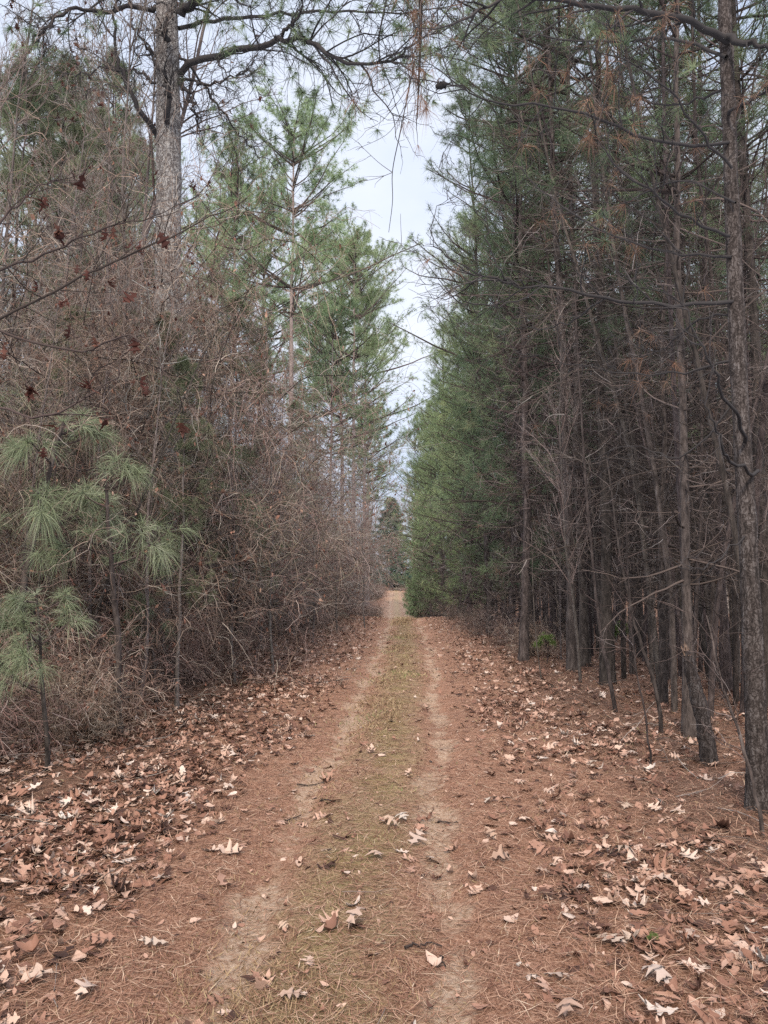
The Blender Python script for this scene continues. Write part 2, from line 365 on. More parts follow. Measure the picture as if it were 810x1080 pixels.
def build_litter():
    mb=MB()
    for kind,n,s0,s1 in ((0,9500,.075,.15),(1,8500,.07,.14),(2,15000,.045,.11),(3,13000,.02,.05)):
        q=scatter(n,leaf_dens) if kind!=3 else scatter(n,lambda x,y: np.maximum(leaf_dens(x,y),.16)); z=height(q[:,0],q[:,1])
        size=RG.uniform(s0,s1,n); curl=np.clip(RG.normal(0,.5,n),-.9,.9)
        pos=np.stack([q[:,0],q[:,1],z+.004+RG.uniform(.004,.035,n)*np.where(np.abs(q[:,0]-road_c(q[:,1]))>1.,1,.35)],-1)
        rnd=np.clip(RG.beta(1.6,1.9,n),0,1)
        add_leaves(mb,pos,RG.uniform(0,TAU,n),size,RG.normal(0,.24,n),RG.normal(0,.3,n),curl,kind,rnd,RG)
    tag(mb.build('leaf_litter',M['litter']),'carpet of curled brown oak leaves along both verges of the trail','leaf litter',kind='stuff')
    # pine straw
    mb=MB()
    def dens(x,y):
        d=x-road_c(y); a,b_=rut_mask(x,y)
        return np.clip(1-.8*np.maximum(a,b_)*(.6+.5*np.clip(lumps(x,y,4,22)+.6,0,1)),0,1)*np.where(d<-1.3,.55,1)
    n=210000; q=scatter(n,dens); z=height(q[:,0],q[:,1])
    yaw=RG.uniform(0,TAU,n); L=RG.uniform(.06,.17,n)*(1+q[:,1]/30); w=(.0016+.00045*q[:,1])*RG.uniform(.7,1.3,n)
    off=np.abs(q[:,0]-road_c(q[:,1]))>1
    d=np.stack([np.cos(yaw),np.sin(yaw),RG.normal(0,.10,n)*np.where(off,1.6,.6)],-1); s=np.stack([-np.sin(yaw),np.cos(yaw),0*yaw],-1)*w[:,None]*.5
    bend=np.stack([-np.sin(yaw),np.cos(yaw),0*yaw],-1)*(L*RG.normal(0,.12,n))[:,None]
    p=np.stack([q[:,0],q[:,1],z+.004+np.abs(RG.normal(0,.010,n))*np.where(off,2.2,.8)],-1)
    A=p-d*L[:,None]*.5; C=p+bend; B_=p+d*L[:,None]*.5
    V=np.stack([A,C-s,C+s,B_],1); b=np.arange(n)[:,None]*4
    mb.add(V.reshape(-1,3), b+np.array([[0,1,3,2]]), np.repeat(np.clip(RG.beta(2,2.2,n),0,1),4))
    tag(mb.build('pine_straw',M['straw'],smooth=False),'reddish brown fallen pine needles strewn over the trail and its verges','pine straw',kind='stuff')
    # short dry grass and moss in the centre strip
    mb=MB(); n=20000
    def dg(x,y):
        d=x-road_c(y); return np.exp(-((d+.05)/.38)**2)*np.clip(lumps(x,y,2.4,5)+.2,.05,1)+ .015
    q=scatter(n,dg); z=height(q[:,0],q[:,1]); pos=np.stack([q[:,0],q[:,1],z],-1)
    up=nrm(np.stack([RG.normal(0,.9,n),RG.normal(0,.9,n),np.ones(n)*.8],-1))
    L=RG.uniform(.02,.055,n)*(1+q[:,1]/40); sd=perp(up,RG)*(.0012+.0005*q[:,1])[:,None]
    V=np.stack([pos-sd,pos+sd,pos+up*L[:,None]],1); 
    rr=np.clip(RG.beta(2,2,n)*.8+.3*(lumps(q[:,0],q[:,1],1.7,15)>.6),0,1)
    mb.add(V.reshape(-1,3),np.arange(n*3).reshape(-1,3),np.repeat(rr,3))
    tag(mb.build('grass',M['grass'],smooth=False),'short straw coloured grass on the hump between the wheel ruts','grass',kind='stuff')
    # fallen twigs under the thicket
    mb=MB(); n=3400
    def dt(x,y):
        d=x-road_c(y); return np.where(d<-1.9,1,np.where(d>2.,.55,.02))
    q=scatter(n,dt); z=height(q[:,0],q[:,1]); pos=np.stack([q[:,0],q[:,1],z+.02],-1)
    yaw=RG.uniform(0,TAU,n); d=np.stack([np.cos(yaw),np.sin(yaw),RG.normal(.1,.2,n)],-1)
    c=grow(pos,d,RG.uniform(.15,.7,n),5,.18,-.2,RG); c[...,2]=np.maximum(c[...,2],height(c[...,0],c[...,1])+.004)
    tubes(mb,c,taper(RG.uniform(.0015,.005,n),6,.3),3,RG.uniform(0,1,n))
    tag(mb.build('fallen_twigs',M['twig']),'thin dead twigs scattered over the leaf litter below the trees','twigs',kind='stuff')
build_litter()

# individual pale oak leaves (photo px,py, width px, hint)
LEAVES=[(423,866,'middle of the trail, topmost of a small cluster',0),(413,873,'centre strip, tucked against the pale cluster',1),(440,890,'right of the centre cluster on the grassy hump',1),(453,909,'edge of the right wheel rut beside the cluster',0),
(396,905,'centre strip, lower left of the leaf cluster',1),(344,902,'alone in the grass left of the centre cluster',2),(308,1056,'alone at the bottom of the trail left of centre',0),(374,982,'in the grass halfway between the ruts near the bottom',1),
(299,981,'small and flat beside the left wheel rut',2),(161,1000,'star shaped on straw at the left verge edge',0),(102,962,'broad and pinkish on the heaped left verge',1),(171,930,'pale star among brown leaves on the left verge',0),
(113,932,'almost white folded leaf on the left verge',0),(40,1040,'large tan leaf in the bottom left corner',1),(90,1052,'curled tan leaf in the bottom left corner, right of its neighbour',1),(140,975,'long tan leaf at the inner left verge',2),
(661,852,'upturned leaf on straw at the right verge',0),(658,908,'standing curled leaf on the right verge',0),(700,932,'big arched leaf with a dark hollow on the right verge',0),(612,945,'big orange leaf humped over straw on the right verge',1),
(645,998,'pale lobed leaf low on the right verge',0),(725,990,'cup shaped pale leaf near the right border',1),(694,1040,'broad flat pale leaf at the bottom right',0),(598,1073,'orange tan leaf cut by the bottom border',1),
(594,862,'orange curled leaf at the inner right verge',2),(518,886,'pale spiky leaf beside the right rut',0),(529,909,'reddish leaf just beyond the right rut',1),(575,925,'thin grey tan leaf in the right hand leaf drift',2),
(762,940,'pale crumpled leaf near the right border on straw',1),(624,809,'small pale leaf farther up the right verge',0),(668,797,'small pale leaf below the thin leaning stems',2),(604,822,'pale leaf on the upper right verge',0),
(517,847,'pale leaf close to the outer edge of the right rut',0),(590,1034,'grey weathered leaf at the lower right drift',1),(796,915,'grey leaf at the right border',1)]
def build_leaves():
    hues=['pale tan','light buff','tan','pinkish tan']
    for i,(px,py,wh,k) in enumerate(LEAVES):
        for _ in range(1):
            D=EYE*F/(py-HZ)
            for it in range(4):
                p=P(px,py,D); hz=H(p[0],p[1]); D=D*(EYE-hz)/(EYE-p[2]) if p[2]<EYE else D
            p=P(px,py,D)
        mb=MB(); s=random.uniform(.11,.165) if k<2 else random.uniform(.08,.11)
        rr=np.random.default_rng(100+i)
        lz=.012
        add_leaves(mb,np.array([[0,0,0.]]),np.array([rr.uniform(0,TAU)]),np.array([s]),np.array([rr.normal(0,.18)]),np.array([rr.normal(0,.22)]),np.array([-abs(rr.normal(.25,.25))]),k%2,np.array([rr.uniform(.1,1)]),rr)
        v=np.concatenate(mb.v); lz=-v[:,2].min()+.001
        o=mb.build('fallen_leaf',M['pale_leaf']); o.location=(p[0],p[1],H(p[0],p[1])+lz+.012)
        tag(o,'lobed dry oak leaf, '+wh,'leaf','pale oak leaves lying on the trail')
build_leaves()
def sticks():
    for i,(a,b_,w) in enumerate((((313,829),(343,826),'lying across the left wheel rut'),((338,846),(352,847),'tiny and dark in the left rut'),((460,868),(484,870),'lying across the right rut beyond the leaf cluster'),((428,1003),(462,1000),'in the grassy hump near the bottom of the photo'),((462,1012),(468,1022),'standing askew between the hump and the right rut'),((110,700),(160,735),'thick and crooked at the foot of the left thicket'),((300,868),(318,862),'short and grey beside the left rut'),((640,905),(668,893),'half buried in straw on the right verge'))):
        p=gp(*a); q=gp(*b_); rg=np.random.default_rng(200+i); t=np.linspace(0,1,9)[:,None]; xy=p*(1-t)+q*t+rg.normal(0,.008,(9,2)); r=.006 if i!=5 else .028
        c=np.stack([xy[:,0],xy[:,1],height(xy[:,0],xy[:,1])+r+.01],-1); o0=c[0].copy(); mb=MB(); tubes(mb,(c-o0)[None],taper(np.array([r]),9,.5),6,np.array([.2])); o=mb.build('fallen_stick',M['dead_wood']); o.location=o0; tag(o,'dark dead stick '+w,'stick','dead sticks lying along the trail')
sticks()

# ------------------------------------------------------------------ pine generator
def pine(seed, Ht, r0, dead0, live0, cw, nl, ndead, tuft_k=14, nlen=.17, nw=.006, needle='needle_dark', bark='bark_pine', sway=.12, sec=7, browns=0, pw=.55):
    rg=np.random.default_rng(seed)
    N=16; z=np.linspace(0,Ht,N); sx=np.cumsum(rg.normal(0,sway/4,N)); sy=np.cumsum(rg.normal(0,sway/4,N)); sx-=sx[0]; sy-=sy[0]
    tr=np.stack([sx,sy,z],-1)
    mb=MB(); rad=r0*(1-.88*(z/Ht)**.9); rad[0]*=1.5
    tr2=tr.copy(); tr2[0,2]=-.15
    # finer trunk with irregularity
    n2=40; zz=np.linspace(0,1,n2)**1.3*(N-1); ip=lambda a: np.interp(zz,np.arange(N),a)
    c=np.stack([ip(tr2[:,0]),ip(tr2[:,1]),ip(tr2[:,2])],-1)[None]; rr=ip(rad)[None]*(1+rg.normal(0,.04,(1,n2)))
    tubes(mb,c,rr,9)
    trunk=proto(mb,'trunk',M[bark])
    def at(h):
        f=np.interp(h,z,np.arange(N)); return np.stack([np.interp(f,np.arange(N),tr[:,0]),np.interp(f,np.arange(N),tr[:,1]),h],-1)
    parts=[trunk]
    if ndead:
        mb=MB(); h=rg.uniform(dead0,live0+1.0,ndead); a=rg.uniform(0,TAU,ndead)
        d=np.stack([np.cos(a),np.sin(a),rg.normal(-.02,.25,ndead)],-1)
        L=rg.uniform(.5,1.0,ndead)*cw*np.clip(.55+h/max(live0,1)*.6,.5,1.15)
        b=grow(at(h),d,L,8,.13,rg.normal(.15,.5,ndead),rg); tubes(mb,b,taper(rg.uniform(.006,.015,ndead),9,.2),4,rg.uniform(0,.8,ndead))
        st,dd,pi,t=spawn(b,5,.25,.98,.5,1.2,rg,.3)
        s2=grow(st,dd,L[pi]*rg.uniform(.15,.5,len(pi))*(1.1-t*.6),5,.2,rg.normal(0,.5,len(pi)),rg); tubes(mb,s2,taper(rg.uniform(.003,.006,len(pi)),6,.3),3,rg.uniform(.1,1,len(pi)))
        st,dd,pi,t=spawn(s2,3,.2,.98,.4,1.1,rg)
        s3=grow(st,dd,rg.uniform(.1,.35,len(pi)),3,.2,-.1,rg); tubes(mb,s3,taper(np.full(len(pi),.002),4,.5),3,rg.uniform(.3,1,len(pi)))
        mats=[M['dead_wood']]
        if browns:
            mats.append(M['needle_brown']); ii=rg.choice(len(s2),browns)
            e=s2[ii,-1]; needles(mb,e,nrm(e-s2[ii,-2]),22,.17,.003,.75,.55,rg,2,1)
        parts.append(proto(mb,'branchwork',mats))
    # live crown
    mb=MB(); u=rg.uniform(0,1,nl)**.85; h=live0+(np.round(u*(Ht-live0)/1.1)*1.1+rg.normal(0,.12,nl) if Ht>18 else u*(Ht-live0)); h=np.minimum(h,Ht-.05)
    prof=np.clip(np.minimum(.6+u*2.2,1.0)*(1.03-u)**pw,.14,1)
    a=rg.uniform(0,TAU,nl); L=cw*prof*rg.uniform(.5,1.25,nl)*(1+.22*np.sin(h*2.3+seed)+.2*np.sin(a*2+h*1.1+seed*3))
    d=np.stack([np.cos(a),np.sin(a),.1+.75*u+rg.normal(0,.15,nl)],-1)
    b=grow(at(h),d,L,8,.08,.35,rg); tubes(mb,b,taper(.005+.010*L,9,.25),4,rg.uniform(0,.6,nl))
    st,dd,pi,t=spawn(b,sec,.25,1.,.4,1.0,rg,.4)
    ls=L[pi]*.38*(1.15-t)+.12
    s2=grow(st,dd,ls,4,.12,.4,rg); tubes(mb,s2,taper(np.full(len(pi),.005),5,.4),3,rg.uniform(0,.6,len(pi)))
    pos=np.concatenate([s2[:,-1],s2[:,-2],s2[:,2],b[:,-1],b[:,-2]]); dr=np.concatenate([s2[:,-1]-s2[:,-2],s2[:,-2]-s2[:,-3],s2[:,2]-s2[:,1],b[:,-1]-b[:,-2],b[:,-2]-b[:,-3]])
    clump=np.clip(.5+.5*np.sin(pos[:,0]*3.1+pos[:,2]*1.9+seed)+rg.normal(0,.15,len(pos)),0,1)
    needles(mb,pos,nrm(dr),tuft_k,nlen,nw,.62,.18,rg,1,1,clump)
    parts.append(proto(mb,'crown',[M['dead_wood'],M[needle]]))
    return parts

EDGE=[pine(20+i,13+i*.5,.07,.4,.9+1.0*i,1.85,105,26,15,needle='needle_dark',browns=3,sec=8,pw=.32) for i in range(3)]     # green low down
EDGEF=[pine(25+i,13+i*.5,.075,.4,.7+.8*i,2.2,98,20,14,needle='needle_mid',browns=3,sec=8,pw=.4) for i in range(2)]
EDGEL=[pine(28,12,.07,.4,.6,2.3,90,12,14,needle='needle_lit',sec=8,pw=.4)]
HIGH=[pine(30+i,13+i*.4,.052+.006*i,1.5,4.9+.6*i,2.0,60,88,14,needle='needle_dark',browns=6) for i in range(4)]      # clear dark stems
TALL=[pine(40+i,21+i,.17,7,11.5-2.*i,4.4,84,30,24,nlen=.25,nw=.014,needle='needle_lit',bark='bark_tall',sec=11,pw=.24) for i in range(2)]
OLIVE=[pine(50+i,13,.08,2,3.2,1.9,70,20,16,nlen=.2,nw=.009,needle='needle_olive',bark='bark_grey') for i in range(2)]

def bare(seed, Ht, r0, n1=40, h0=.15, spread=.9, leaves=0):
    rg=np.random.default_rng(seed)
    tr=grow(np.zeros((1,3)),np.array([[rg.normal(0,.08),rg.normal(0,.08),1.]]),np.array([Ht]),18,.03,.3,rg); tr[:,0,2]=-.1
    mb=MB(); tubes(mb,tr,r0*(1-.9*np.linspace(0,1,19)[None]**.9),7); t_=proto(mb,'trunk',M['bark_grey'])
    mb=MB(); st,dd,pi,t=spawn(tr,n1,h0,1,.35,.9,rg)
    dd[:,2]=np.abs(dd[:,2])*.6+.25; dd=nrm(dd)
    L=Ht*.26*(1.15-t*.75)*rg.uniform(.6,1.2,n1)*spread
    b=grow(st,dd,L,8,.12,.4,rg); tubes(mb,b,taper(.005+r0*.28*(1.1-t),9,.15),4,rg.uniform(0,.6,n1))
    st,dd,pi,t=spawn(b,8,.2,1,.35,.9,rg); l2=L[pi]*.42*(1.2-t)*rg.uniform(.6,1.2,len(pi))
    s=grow(st,dd,l2,5,.15,.3,rg); tubes(mb,s,taper(rg.uniform(.003,.007,len(pi)),6,.3),3,rg.uniform(0,.9,len(pi)))
    st,dd,pi,t=spawn(s,5,.15,1,.3,.9,rg); l3=np.maximum(l2[pi]*.5,.12)*rg.uniform(.6,1.2,len(pi))
    s3=grow(st,dd,l3,3,.15,.2,rg); tubes(mb,s3,taper(np.full(len(pi),.0028),4,.5),3,rg.uniform(.2,1,len(pi)))
    mats=[M['twig']]
    if leaves:
        ii=rg.choice(len(s3),leaves); mats.append(M['dead_leaf'])
        for k in (0,2):
            jj=ii[k//2::2]; n=len(jj)
            add_leaves(mb,s3[jj,-1],rg.uniform(0,TAU,n),rg.uniform(.06,.12,n),rg.normal(-1.1,.4,n),rg.normal(0,.6,n),rg.normal(0,.8,n),k,rg.uniform(0,1,n),rg,1)
    return [t_,proto(mb,'crown',mats)]
BARE=[bare(60+i,9.5+1.3*i,.042+.008*i,40,.15,.9,leaves=(0,160,0,60)[i]) for i in range(4)]

def shrub(seed, Ht, w, nst=26, leafn=260, tangle=.13, mt='vine', leafm='leaf_small'):
    rg=np.random.default_rng(seed)
    a=rg.uniform(0,TAU,nst); r=rg.uniform(0,.45*w,nst)
    st=np.stack([r*np.cos(a),r*np.sin(a),np.full(nst,-.05)],-1); d=np.stack([np.cos(a)*.35,np.sin(a)*.35,np.ones(nst)],-1)
    L=Ht*rg.uniform(.6,1.25,nst)
    b=grow(st,d,L,12,tangle,rg.normal(-.25,.5,nst),rg)
    mb=MB(); tubes(mb,b,taper(rg.uniform(.003,.009,nst)*(.6+Ht*.15),13,.2),4,rg.uniform(0,.7,nst)); base=proto(mb,'stem',M['dead_wood'])
    mb=MB()
    st,dd,pi,t=spawn(b,11,.08,1,.4,1.3,rg); l2=rg.uniform(.25,.6,len(pi))*Ht*.36+.15
    s=grow(st,dd,l2,6,.22,rg.normal(-.15,.5,len(pi)),rg); tubes(mb,s,taper(rg.uniform(.0015,.004,len(pi)),7,.4),3,rg.uniform(0,1,len(pi)))
    st,dd,pi,t=spawn(s,5,.1,1,.4,1.2,rg); l3=l2[pi]*rg.uniform(.25,.7,len(pi))
    s3=grow(st,dd,l3,4,.25,-.1,rg); tubes(mb,s3,taper(rg.uniform(.0015,.003,len(pi)),5,.5),3,rg.uniform(.1,1,len(pi)))
    for arr in (s,s3): arr[...,2]=np.maximum(arr[...,2],.02)
    if leafn:
        ii=rg.choice(len(s3),leafn); n=leafn
        add_leaves(mb,s3[ii,rg.integers(1,5,n)],rg.uniform(0,TAU,n),rg.uniform(.03,.075,n)*(.8+Ht*.08),rg.normal(-.7,.7,n),rg.normal(0,.8,n),rg.normal(0,.8,n),3,rg.uniform(0,1,n),rg,1)
    return [base,proto(mb,'foliage',[M[mt],M[leafm]])]
M['stem_grey'] = mat('stem_grey', [(0,(.09,.075,.065)),(.5,(.24,.205,.18)),(.85,(.37,.33,.29)),(1,(.55,.5,.44))], .9, objvar=.25)
M['stem_olive'] = mat('stem_olive', [(0,(.10,.085,.05)),(.5,(.27,.22,.14)),(.85,(.40,.35,.23)),(1,(.56,.5,.36))], .9, objvar=.25)
M['stem_dark'] = mat('stem_dark', [(0,(.09,.055,.042)),(.5,(.25,.155,.12)),(.85,(.38,.27,.215)),(1,(.52,.43,.36))], .9, objvar=.25)
SHRUB=[shrub(70+i,2.6+.4*i,1.5,26,(520,420,100,320,60,700)[i],(.13,.13,.08,.15,.10,.12)[i],('vine','stem_grey','stem_grey','stem_dark','stem_olive','vine')[i],('dead_leaf','leaf_small','leaf_small','leaf_small','leaf_small','dead_leaf')[i]) for i in range(6)]
LOW=[shrub(80+i,.9,.9,20,(60,30)[i],.16) for i in range(2)]
def vinecol(seed,Ht,R):
    """mass of vines hanging on and round a stem"""
    rg=np.random.default_rng(seed); mb=MB(); n=90
    a=rg.uniform(0,TAU,n); r=R*rg.uniform(.15,.8,n); z=rg.uniform(0,Ht*.9,n)
    st=np.stack([r*np.cos(a),r*np.sin(a),z],-1); d=np.stack([rg.normal(0,.4,n),rg.normal(0,.4,n),rg.uniform(-.6,1,n)],-1)
    b=grow(st,d,rg.uniform(1.,3.2,n),14,.2,-.5,rg); b[...,2]=np.maximum(b[...,2],0)
    tubes(mb,b,taper(rg.uniform(.003,.009,n),15,.4),3,rg.uniform(0,.8,n)); base=proto(mb,'stem',M['dead_wood'])
    mb=MB(); st,dd,pi,t=spawn(b,16,.03,1,.4,1.4,rg); s=grow(st,dd,rg.uniform(.25,.9,len(pi)),7,.26,-.45,rg); tubes(mb,s,taper(rg.uniform(.002,.004,len(pi)),8,.5),3,rg.uniform(0,1,len(pi)))
    st,dd,pi,t=spawn(s,3,.1,1,.4,1.3,rg); s3=grow(st,dd,rg.uniform(.1,.4,len(pi)),4,.26,-.3,rg); tubes(mb,s3,taper(np.full(len(pi),.0016),5,.6),3,rg.uniform(.1,1,len(pi)))
    k=420; ii=rg.choice(len(s3),k); add_leaves(mb,s3[ii,-1],rg.uniform(0,TAU,k),rg.uniform(.03,.07,k),rg.normal(-.9,.6,k),rg.normal(0,.8,k),rg.normal(0,.8,k),3,rg.uniform(0,1,k),rg,1)
    return [base,proto(mb,'foliage',[M['vine'],M['leaf_small']])]
VINE=[vinecol(90+i,5.2,1.1) for i in range(2)]

def young(seed,Ht,nb=11,mt='needle_young',k=30,ln=.22):
    """young pine with long drooping needles"""
    rg=np.random.default_rng(seed)
    tr=grow(np.zeros((1,3)),np.array([[rg.normal(0,.1),rg.normal(0,.1),1.]]),np.array([Ht]),10,.06,.2,rg); tr[:,0,2]=-.05
    mb=MB(); tubes(mb,tr,np.linspace(.026,.008,11)[None]*Ht/1.6,7); t_=proto(mb,'trunk',M['bark_pine'])
    mb=MB(); st,dd,pi,t=spawn(tr,nb,.42,.98,.8,1.35,rg); L=Ht*.42*(1.25-t)*rg.uniform(.7,1.1,nb)
    b=grow(st,dd,L,7,.1,.2,rg); tubes(mb,b,taper(np.full(nb,.008),8,.5),4,rg.uniform(.2,.8,nb))
    st,dd,pi,t=spawn(b,3,.35,.9,.5,.9,rg); s=grow(st,dd,L[pi]*.35,4,.1,.3,rg); tubes(mb,s,taper(np.full(len(pi),.005),5,.6),3,rg.uniform(.2,.8,len(pi)))
    pos=np.concatenate([b[:,-1],b[:,-2],s[:,-1],s[:,-2],tr[:,-1]]); dr=np.concatenate([b[:,-1]-b[:,-2]]*2+[s[:,-1]-s[:,-2]]*2+[tr[:,-1]-tr[:,-2]])
    needles(mb,pos,nrm(dr),k,ln,.0028,.5,.62,rg,2,1)
    return [t_,proto(mb,'crown',[M['dead_wood'],M[mt]])]
YOUNG=[young(100,1.5),young(101,2.1,10),young(102,.7,7,k=36,ln=.16)]
SPRIG=[young(103,.6,6,'sprig',30,.12)]

def cedar(seed,Ht,w,mt='cedar'):
    rg=np.random.default_rng(seed); mb=MB()
    tubes(mb,np.array([[[0,0,-.1],[0,0,Ht*.5],[.1,0,Ht*.97]]]),np.array([[.13,.08,.02]]),7); t_=proto(mb,'trunk',M['bark_grey'])
    mb=MB(); n=230; u=rg.uniform(0.02,1,n); a=rg.uniform(0,TAU,n); L=w*np.clip((1-u)**.7,.08,1)*rg.uniform(.6,1.1,n)
    st=np.stack([0*u,0*u,u*Ht],-1); d=np.stack([np.cos(a),np.sin(a),.25+rg.normal(0,.15,n)],-1)
    b=grow(st,d,L,6,.1,.1,rg); tubes(mb,b,taper(np.full(n,.015),7,.3),3)
    s,dd,pi,t=spawn(b,12,.2,1,.4,1.1,rg); needles(mb,s,dd,20,.28,.03,.7,.1,rg,1,1)
    return [t_,proto(mb,'crown',[M['dead_wood'],M[mt]])]
CEDAR=[cedar(110,7.5,2.2),cedar(111,6,1.6,'needle_lit')]

# ------------------------------------------------------------------ RIGHT SIDE: plantation pines
PIN='pines standing in the plantation right of the trail'
def place(name,parts,x,y,s,label,cat,group=None,rz=None,lean=(0,0)):
    return stamp(name,parts,(x,y,H(x,y)),random.uniform(0,TAU) if rz is None else rz,s,label,cat,group,lean)
taken=[]
front=[(727,777,HIGH,1.0,(0,.0),'slim dark pine just left of the leaning broken stump'),
(617,703,HIGH,1.35,(0,0),'stout dark pine trunk, thickest of those halfway into the stand'),
(766,728,HIGH,.95,(0,.01),'straight dark pine behind and between the nearest trunk and the broken stump'),
(757,722,HIGH,.7,(0,0),'thin pine pressed close to the straight dark pine behind the stump'),
(668,712,HIGH,.8,(0,0),'slim pine rising behind the leaning saplings'),
(700,742,HIGH,.75,(0,-.03),'thin pine a little left of the stump, leaning slightly left'),
(560,692,HIGH,.8,(0,0),'slim pine at the verge, nearest stem behind the small green sprig'),
(801,716,HIGH,1.1,(0,0),'dark pine half hidden by the nearest rough trunk')]
for px,py,V_,s,ln,lb in front:
    x,y=gp(px,py); taken.append((x,y)); place('pine_tree',V_[len(taken)%4],x,y,s,lb,'pine tree',PIN,lean=ln)
rows=0; ntree=0
for xi in range(10):
    x0=2.75+xi*1.75
    for yi in range(40):
        y0=5.0+yi*(1.35 if xi<3 else 1.75)
        if y0>62: break
        x=x0+random.gauss(0,.28)+float(road_c(y0)) ; y=y0+random.gauss(0,.3)
        if y0>34 and xi==0: x-=.7
        if xi==0: x-=.25 if y>14 else 0
        px_=420+x/y*F
        if px_>900 or (y0<15 and xi>0 and px_>835): continue
        if xi>2 and y0>48: continue
        if xi>4 and random.random()<.35: continue
        if xi>1 and y0>40: continue
        if y<12.5 and xi==0 and y<11.: continue
        if any(math.hypot(x-a,y-b)<1.0 for a,b in taken): continue
        taken.append((x,y)); ntree+=1
        if xi==0 and y>14: V_=(EDGEL[0] if y>38 else EDGEF[random.randrange(2)] if y>24 else EDGE[random.randrange(3)]) if y>17 else EDGE[2]
        elif xi==1 and y>22: V_=EDGE[random.randrange(3)]
        else: V_=HIGH[random.randrange(4)]
        s=random.uniform(.75,1.15)
        if xi<2 and y<25: s=random.uniform(1.12,1.35)
        if xi==0 and y<25: x+=.35
        if xi==0 and y>30: lb='green pine of the far right edge row, branches down to the ground'
        elif xi==0: lb='dark green pine of the edge row hanging its boughs over the right verge'
        elif xi<3: lb='slender dark pine in the first rows behind the right hand edge row'
        elif xi<6: lb='slender dark pine standing midway inside the crowded right hand stand'
        else: lb='thin dark pine at the back of the crowded right hand stand'
        g={0:'edge row pines along the right of the trail'}.get(xi,PIN)
        if xi==0 and y>30: g='far edge row pines right of the trail'
        place('pine_tree',V_,x,y,(s,s,s*random.uniform(.92,1.08)),lb,'pine tree',g,lean=(random.gauss(0,.012),random.gauss(0,.015)))

# bare thin stems and saplings on the right
for i in range(20):
    y=random.uniform(6,26); x=2.3+random.random()**1.3*5+.03*y
    if 420+x/y*F>820: continue
    place('dead_sapling',BARE[random.choice((0,2))],x,y,(random.uniform(.25,.5),)*2+(random.uniform(.3,.6),),'thin leafless sapling among the dark pine stems right of the trail','sapling','leafless saplings among the right hand pines')
for i in range(16):
    y=random.uniform(14,34); x=float(road_c(y))+2.1+random.random()*1.2
    place('low_shrub',LOW[i%2],x,y,random.uniform(.6,1.1),'low brown twiggy bush at the foot of the right hand pines','bush','twiggy bushes along the right verge')
for k,(px,py,s,lb) in enumerate([(577,700,1.0,'small yellow green pine seedling at the verge left of the dark trunks'),(657,690,1.2,'small yellow green pine seedling in front of the dark pine trunks'),(690,1000,.12,'tiny green sprout in the straw at the lower right')]):
    x,y=gp(px,py); place('pine_seedling',SPRIG[0],x,y,s,lb,'seedling','small green pine seedlings')

def polep(seed):
    rg=np.random.default_rng(seed); tr=grow(np.zeros((1,3)),np.array([[rg.normal(0,.05),rg.normal(0,.05),1.]]),np.array([9.5]),16,.03,.2,rg); tr[:,0,2]=-.1
    mb=MB(); tubes(mb,tr,.036*(1-.75*np.linspace(0,1,17)[None]),6)
    st,dd,pi,t=spawn(tr,60,.22,1,.9,1.6,rg); L=rg.uniform(.25,1.1,60); b=grow(st,dd,L,6,.15,.2,rg); tubes(mb,b,taper(rg.uniform(.003,.007,60),7,.3),3,rg.uniform(0,.9,60),1)
    st,dd,pi,t=spawn(b,4,.2,1,.5,1.1,rg); s_=grow(st,dd,L[pi]*.4,4,.2,0,rg); tubes(mb,s_,taper(np.full(len(pi),.002),5,.5),3,rg.uniform(.2,1,len(pi)),1)
    return [proto(mb,'trunk',[M['bark_pine'],M['dead_wood']])]
POLE=[polep(120+i) for i in range(3)]
for i in range(230):
    y=7.5+random.random()**1.2*22; x=2.9+random.random()*.30*y+.02*y
    if y<14: x+=.3
    if 420+x/y*F>815 or any(math.hypot(x-a,y-b)<.28 for a,b in taken): continue
    taken.append((x,y)); s=random.uniform(.7,1.3)
    place('dead_pine',POLE[i%3],x,y,(s,s,s),'pole thin dead pine with short bare twigs crowded between the dark trunks','pine tree','thin dead pines between the right hand trunks',lean=(random.gauss(0,.03),random.gauss(0,.04)))

